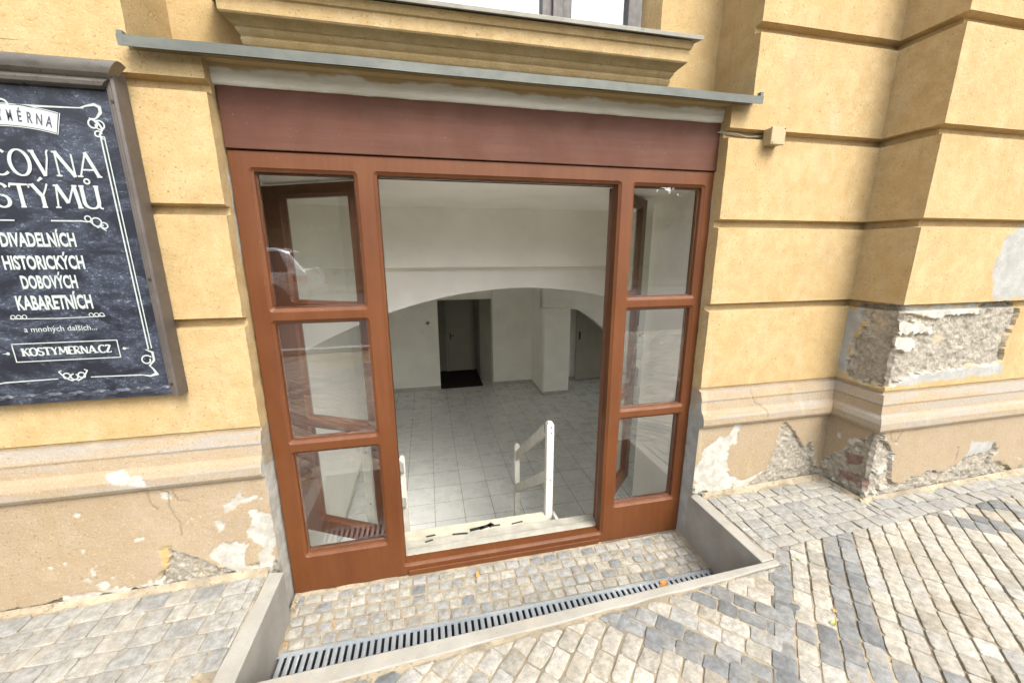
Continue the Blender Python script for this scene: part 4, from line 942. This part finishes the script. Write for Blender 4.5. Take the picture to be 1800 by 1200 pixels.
# rules, frame lines and scrolls
og = Ink()
def curl(cx, cz, r, a0, a1, r1=None, n=20): r1 = r if r1 is None else r1; return [(cx + (r + (r1-r)*k/n)*math.cos(R(a0 + (a1-a0)*k/n)), cz + (r + (r1-r)*k/n)*math.sin(R(a0 + (a1-a0)*k/n))) for k in range(n+1)]
for s in (-1, 1):
    m = lambda pts: [(SC + s*(x - SC), z) for x, z in pts]
    og.ribbon(m([(-1.400, .518), (-1.20, .522)]), [.008, .0035])
    og.ribbon(m([(-1.215, .521), (-1.19, .530), (-1.165, .536), (-1.150, .528), (-1.150, .510), (-1.165, .492), (-1.180, .482)]), [.003, .006, .009, .010, .010, .006, .003])
    og.ribbon(m(curl(-1.180, .470, .018, 60, 420, .010)), .0055); og.ribbon(m(curl(-1.162, .466, .017, 120, -200, .012)), .005); og.ribbon(m([(-1.19, .49), (-1.165, .475), (-1.155, .455), (-1.168, .432), (-1.158, .418)]), [.004, .007, .007, .006, .004]); og.ribbon(m(curl(-1.172, .436, .012, 0, 300, .008)), .005)
    og.ribbon(m([(-1.166, .432), (-1.162, -.392)]), .0052); og.ribbon(m([(-1.154, .428), (-1.150, -.388)]), .0040); og.ribbon(m([(-1.168, .430), (-1.152, .426)]), .004)
    og.ribbon(m(curl(-1.176, -.437, .021, 30, 380, .012)), .0055); og.ribbon(m([(-1.172, -.392), (-1.150, -.405), (-1.150, -.440), (-1.170, -.462), (-1.158, -.480), (-1.150, -.500), (-1.175, -.508), (-1.210, -.500)]), [.004, .008, .008, .006, .007, .010, .007, .003])
    og.ribbon(m([(-1.205, -.501), (-1.385, -.497)]), [.0055, .004])
    og.ribbon(m([(-1.384, .124), (-1.285, .124)]), .0050); og.ribbon(m([(-1.287, .124), (-1.27, .121), (-1.252, .126)]), .0045); og.ribbon(m(curl(-1.266, .133, .011, -90, 250, .009)), .0045); og.ribbon(m(curl(-1.240, .120, .017, 160, -210, .014)), .0048); og.ribbon(m([(-1.262, .122), (-1.24, .100), (-1.22, .110)]), .0045); og.ribbon(m(curl(-1.218, .107, .013, 180, -150, .009)), .0048); og.ribbon(m([(-1.235, .108), (-1.222, .094), (-1.214, .088)]), .004)
    og.ribbon(m([(-1.44, -.249), (-1.34, -.247), (-1.285, -.245)]), [.0035, .0030, .0042])
    for q in range(3): og.ribbon(m(curl(-1.332 + q*.018, -.239, .0085, -90, 250, .006)), .0030)
    og.ribbon(m(curl(-1.44 + .024, -.487, .014, -60, 270, .009)), .0052); og.ribbon(m([(-1.44, -.503), (-1.43, -.508), (-1.415, -.50), (-1.400, -.482), (-1.392, -.468), (-1.402, -.463)]), [.004, .006, .005, .005, .006, .004])
    og.ribbon(m([(-1.2655, -.345), (-1.2655, -.420)]), .0040); og.dot(SC + s*(-1.246 - SC), -.383, .006); og.ribbon(m([(-1.242, -.383), (-1.228, -.383)]), [.004, .001])
og.ribbon(curl(SC, .520, .020, -140, 200, .012), .006)
og.ribbon([(SC - .1765, -.346), (SC + .1765, -.346)], .0040); og.ribbon([(SC - .1765, -.419), (SC + .1765, -.419)], .0040); og.ribbon(curl(SC, -.492, .012, 90, 420), .0052)
og.build('scrollwork', M['letter'], sg, fix=False)

# ------------------------------------------------------------------ junction box and its cable
jb = thing('junction_box', (1.855, 1.905, .552), 'small beige junction box fixed over a wall groove right of the shopfront', 'junction box')
b = MB(); b.box(1.801, 1.884, 1.880, 1.925, .556, .638); b.build('back_box', M['jbox'], jb, bevel=.004)
b = MB(); b.box(1.798, 1.887, 1.864, 1.8795, .553, .641); lo_ = b.build('cover', M['jbox'], jb, bevel=.005)
for x, z in ((1.878, .632), (1.807, .562)): q = MB(); q.disc((x, 1.8645, z), (0, -1, 0), .004, .0015, 10); q.build('screw', M['metaldark'], lo_)
b = MB(); b.tube([(1.57, 1.988, .630), (1.585, 1.972, .624), (1.60, 1.954, .616), (1.66, 1.951, .611), (1.72, 1.952, .608), (1.81, 1.948, .609)], .0032); b.tube([(1.575, 1.978, .634), (1.60, 1.948, .620), (1.66, 1.944, .616), (1.72, 1.948, .605), (1.81, 1.942, .613)], .0024)
tag(b.build('cable', M['cable'], smooth=50), 'thin grey cable running in the wall groove to the junction box', 'cable')

# ------------------------------------------------------------------ fallen leaves
def fallen(c, size, ang, mat, label, lobes=5, curl_=.25, tilt=0, nrm=None):
    mb = MB(); pts = []; n = 30
    for k in range(n):
        a = 2*math.pi*k/n; r = size*(.62 + .38*abs(math.cos(lobes*a/2)))*(.8 + .2*math.cos(a)); pts.append((r*math.cos(a), r*.72*math.sin(a)))
    ct, stt = math.cos(ang), math.sin(ang)
    vs = [(0, 0, size*.05)] + [(x, y, abs(y)*curl_ + size*.12*math.sin(x/size*3) + .002) for x, y in pts]
    vs = [(x, y*math.cos(tilt) - z*math.sin(tilt), y*math.sin(tilt) + z*math.cos(tilt)) for x, y, z in vs]
    zmin = min(v[2] for v in vs)
    vs = [(c[0] + x*ct - y*stt, c[1] + x*stt + y*ct, c[2] + z - zmin + .001) for x, y, z in vs]
    mb.add(vs, [(0, 1 + k, 1 + (k+1) % n) for k in range(n)])
    mb.tube([vs[1], tuple(np.array(vs[1]) + (np.array(vs[1]) - np.array(vs[0]))*.7 + np.array((0, 0, .006)))], .0012, 5)
    return tag(mb.build('fallen_leaf', mat, smooth=50), label, 'leaf', 'fallen leaves')
fallen((1.235, 1.618, ZG + .002), .040, .4, M['leaf_o'], 'dry orange leaf lying on the drain grate')
fallen((.20, 1.905, pz(0, 1.9) + .004), .026, 1.3, M['leaf_o'], 'small dry orange leaf standing up on the sunken setts near the doorway', tilt=.8)
fallen((1.60, 1.00, g1(1.6) + .004), .018, .3, M['leaf_g'], 'green leaf on the pavement, the nearest to the viewer', 3)
fallen((1.775, 1.31, g1(1.77) + .004), .014, 1.9, M['leaf_g'], 'green leaf on the light setts just right of the kerb corner', 3)
fallen((1.665, 1.045, g1(1.66) + .004), .013, .9, M['leaf_o'], 'tiny orange leaf on a grey sett beside the nearest green leaf', 3)
fallen((-.765, 1.70, pz(0, 1.7) + .006), .016, .9, M['leaf_o'], 'tiny orange leaf scrap in the sand against the left kerb', 3)
fallen((-.55, 1.76, pz(0, 1.76) + .004), .013, 2.2, M['leaf_o'], 'orange leaf scrap on the sunken setts at the far left', 3)

# ------------------------------------------------------------------ the street behind the viewer (seen reflected in the panes)
def road_z(y): return -1.60 + .055*max(0, min(1, (-2.6 - y)/7))*7*.78
b = MB(); b.box(-60, 60, -2.75, -2.60, -1.75, -1.52); struct('street_kerb', b, M['granite'], bevel=.01)
b = MB()
for y0, y1 in ((-2.75, -5.5), (-5.5, -9.6)): b.quad((-60, y1, road_z(y1)), (60, y1, road_z(y1)), (60, y0, road_z(y0)), (-60, y0, road_z(y0)))
struct('road', b, M['asphalt'])
b = MB(); b.quad((-200, -300, road_z(-10) - .2), (200, -300, road_z(-10) - .2), (200, -9.6, road_z(-9.6) + .10), (-200, -9.6, road_z(-9.6) + .10)); b.box(-60, 60, -9.75, -9.6, -1.9, road_z(-9.6) + .12); struct('ground', b, simple('park_ground', (.10, .12, .05), .95, .3, 3))
b = MB()
for x0, x1 in ((-60, -6), (8, 60)): b.quad((x0, -2.6, -1.58), (x1, -2.6, -1.58), (x1, 1.96, -1.58), (x0, 1.96, -1.58))
struct('sand_bed', b, M['sand'])
M['bark'] = simple('tree_bark', (.10, .075, .055), .9, .3, 12, .6, 40)
t_ = NT('tree_foliage'); M['foliage'] = t_.fin(t_.mix(t_.ramp(t_.noise(1.3, 4, .6), .3, .7), (.035, .06, .018), (.085, .115, .035)), .6, None, 0, .3)
def tree(x, y, h, r, seed, label):
    rg = random.Random(seed); z0 = road_z(-10) - .05; t = thing('park_tree', (x, y, z0), label, 'tree', 'trees across the street')
    tr = MB(); top = z0 + h*.45; tr.tube([(x, y, z0), (x + .05, y, z0 + h*.2), (x - .05, y + .05, top)], [.22, .17, .13], 10); tips = []
    for k in range(9):
        a = k*2.4; q = (x + math.cos(a)*r*.55, y + math.sin(a)*r*.55, top + h*.12 + rg.random()*h*.28); tr.tube([(x, y, z0 + h*(.30 + .015*k)), ((x+q[0])/2, (y+q[1])/2, (top+q[2])/2), q], [.09, .06, .025], 6); tips.append(q)
    tr.build('trunk', M['bark'], t, smooth=50)
    cr = MB(); centres = tips + [(x + rg.gauss(0, r*.4), y + rg.gauss(0, r*.4), z0 + h*(.5 + .42*rg.random())) for _ in range(26)]
    for c in centres:
        R_ = r*(.22 + .2*rg.random())
        for _ in range(150):
            d = Vector((rg.gauss(0, 1), rg.gauss(0, 1), rg.gauss(0, .8))).normalized()*R_*(.5 + .5*rg.random()); p = Vector(c) + d; s = .12 + .10*rg.random()
            u = Vector((rg.gauss(0, 1), rg.gauss(0, 1), rg.gauss(0, 1))).normalized(); v = u.orthogonal().normalized()
            cr.quad(p - u*s, p + v*s*.6, p + u*s, p - v*s*.6)
    cr.build('crown', M['foliage'], t, fix=False)
for k, (x, y, h, r, lab) in enumerate(((-2.6, -15.5, 5.2, 2.6, 'slim dark tree across the street just right of the parked car'), (-13, -15, 5.2, 3.2, 'broad dark tree across the street, far left of the parked car'), (-6, -14, 5.0, 3.2, 'broad dark tree standing straight behind the parked car'), (.5, -17, 5.4, 3.0, 'tall tree across the street facing the open doorway'), (9.6, -15, 4.8, 2.6, 'smaller tree across the street, first to the right of the doorway'), (15, -16, 5.6, 2.8, 'tree across the street seen in the top right pane'), (22, -15, 5, 3.0, 'tree at the far right end of the row across the street'))):
    tree(x, y, h, r, 40 + k, lab)
hd = MB(); rg = random.Random(5)
for k in range(9000):
    p = Vector((rg.uniform(-40, 40), -12.2 + rg.uniform(-.5, .5), road_z(-10) + rg.random()*2.5)); s = .09 + .08*rg.random(); u = Vector((rg.gauss(0, 1), rg.gauss(0, 1), rg.gauss(0, 1))).normalized(); v = u.orthogonal().normalized(); hd.quad(p - u*s, p + v*s*.6, p + u*s, p - v*s*.6)
hd.box(-40, 40, -12.5, -11.9, road_z(-10) - .1, road_z(-10) + 2.2)
tag(hd.build('hedge', M['foliage'], fix=False), 'long clipped green hedge across the street in front of the trees', 'hedge')
# parked car: lofted body, glass house, wheels, lights
def car(xr, y, z0):
    """rear bumper at x = xr, heading -X"""
    t = thing('parked_car', (xr - 2.25, y, z0), 'silver estate car parked across the street, reflected in the top left pane', 'car')
    paint = simple('silver_car_paint', (.50, .52, .53), .25, .03, 3, metal=.6); gls = simple('dark_car_glass', (.02, .025, .03), .08, .1); rub = simple('tyre_rubber', (.025, .025, .025), .85, .2); red = simple('red_lamp_lens', (.30, .02, .02), .2, .1); blk = simple('black_car_trim', (.03, .03, .03), .6, .2)
    X = lambda u: xr - u
    b = MB(); sec = []   # u along car, lower z, waist z, half width low, half width waist
    for u, zl, zw, wl, ww in ((0, .48, .82, .66, .60), (.05, .36, .98, .80, .76), (.35, .30, 1.02, .90, .86), (1.2, .26, 1.02, .93, .90), (2.6, .26, .99, .93, .90), (3.4, .28, .96, .92, .86), (4.1, .32, .84, .88, .78), (4.42, .36, .72, .80, .70), (4.5, .44, .64, .62, .56)):
        sec.append([(X(u), y + s*w, z0 + z) for s, w, z in ((-1, wl*.9, zl), (-1, wl, zl + .12), (-1, wl*1.01, (zl+zw)/2), (-1, ww*1.02, zw - .06), (-1, ww*.93, zw), (1, ww*.93, zw), (1, ww*1.02, zw - .06), (1, wl*1.01, (zl+zw)/2), (1, wl, zl + .12), (1, wl*.9, zl))])
    b.loft(sec); b.build('body', paint, t, smooth=35)
    b = MB(); sec = []
    for u, zt, w0, w1 in ((.10, 1.02, .76, .74), (.42, 1.44, .80, .60), (.75, 1.55, .82, .60), (1.8, 1.58, .84, .60), (2.5, 1.52, .84, .58), (3.35, .99, .80, .74)):
        sec.append([(X(u), y + s*w, z0 + z) for s, w, z in ((-1, w0, .97), (-1, (w0+w1)/2 + .05, (.97+zt)/2), (-1, w1 + .02, zt - .05), (-1, w1 - .08, zt), (1, w1 - .08, zt), (1, w1 + .02, zt - .05), (1, (w0+w1)/2 + .05, (.97+zt)/2), (1, w0, .97))])
    b.loft(sec); b.build('cabin', paint, t, smooth=35)
    for s in (-1, 1):
        for u0, u1, v0, v1 in ((.42, .98, .62, 1.02), (1.05, 1.85, 1.05, 1.85), (1.92, 2.95, 1.92, 2.48)):
            b = MB(); b.prism([(X(u0), y + s*.845, z0 + 1.02), (X(u1), y + s*.845, z0 + 1.02), (X(v1), y + s*.665, z0 + 1.47), (X(v0), y + s*.665, z0 + 1.47)], (0, s*.012, 0)); b.build('side_window', gls, t)
        b = MB(); b.tube([(X(.55), y + s*.60, z0 + 1.555), (X(.65), y + s*.60, z0 + 1.60), (X(2.2), y + s*.60, z0 + 1.61), (X(2.35), y + s*.60, z0 + 1.56)], .016, 8); b.build('roof_rail', blk, t, smooth=50)
        b = MB(); b.box(X(.34), X(.005), y + s*.80 - .10, y + s*.80 + .085, z0 + .74, z0 + .90); b.build('tail_light', red, t, bevel=.02)
        for u in (.85, 3.55):
            w = MB(); cx = X(u); rings = [[(cx + r*math.cos(2*math.pi*k/28), y + s*o, z0 + .34 + r*math.sin(2*math.pi*k/28)) for k in range(28)] for o, r in ((.74, .22), (.73, .31), (.76, .335), (.90, .335), (.935, .315), (.935, .22))]; w.loft(rings, True, False); wo = w.build('wheel', rub, t, smooth=40)
            w = MB(); w.disc((cx, y + s*.90, z0 + .34), (0, s, 0), .07, .03)
            for k in range(5):
                a = 2*math.pi*k/5; d = Vector((math.cos(a), 0, math.sin(a))); p = Vector((-math.sin(a), 0, math.cos(a))); w.obox(Vector((cx, y + s*.915, z0 + .34)) + d*.125, d*.10, Vector((0, .01, 0)), p*.028)
            w.build('rim', paint, wo, bevel=.004)
            w = MB(); w.disc((cx, y + s*.86, z0 + .34), (0, s, 0), .40, .072, 28); w.build('wheel_arch', blk, t)
    b = MB(); b.prism([(X(.13), y - .66, z0 + 1.06), (X(.13), y + .66, z0 + 1.06), (X(.43), y + .56, z0 + 1.43), (X(.43), y - .56, z0 + 1.43)], (.03, 0, .02)); b.build('rear_window', gls, t)
    b = MB(); b.box(X(.12), X(-.05), y - .80, y + .80, z0 + .40, z0 + .58); b.build('bumper', blk, t, bevel=.04)
    b = MB(); b.box(X(0.0), X(-.02), y - .26, y + .26, z0 + .64, z0 + .75); b.build('number_plate', M['letter'], t, bevel=.005)
car(-2.75, -6.9, road_z(-6.9))
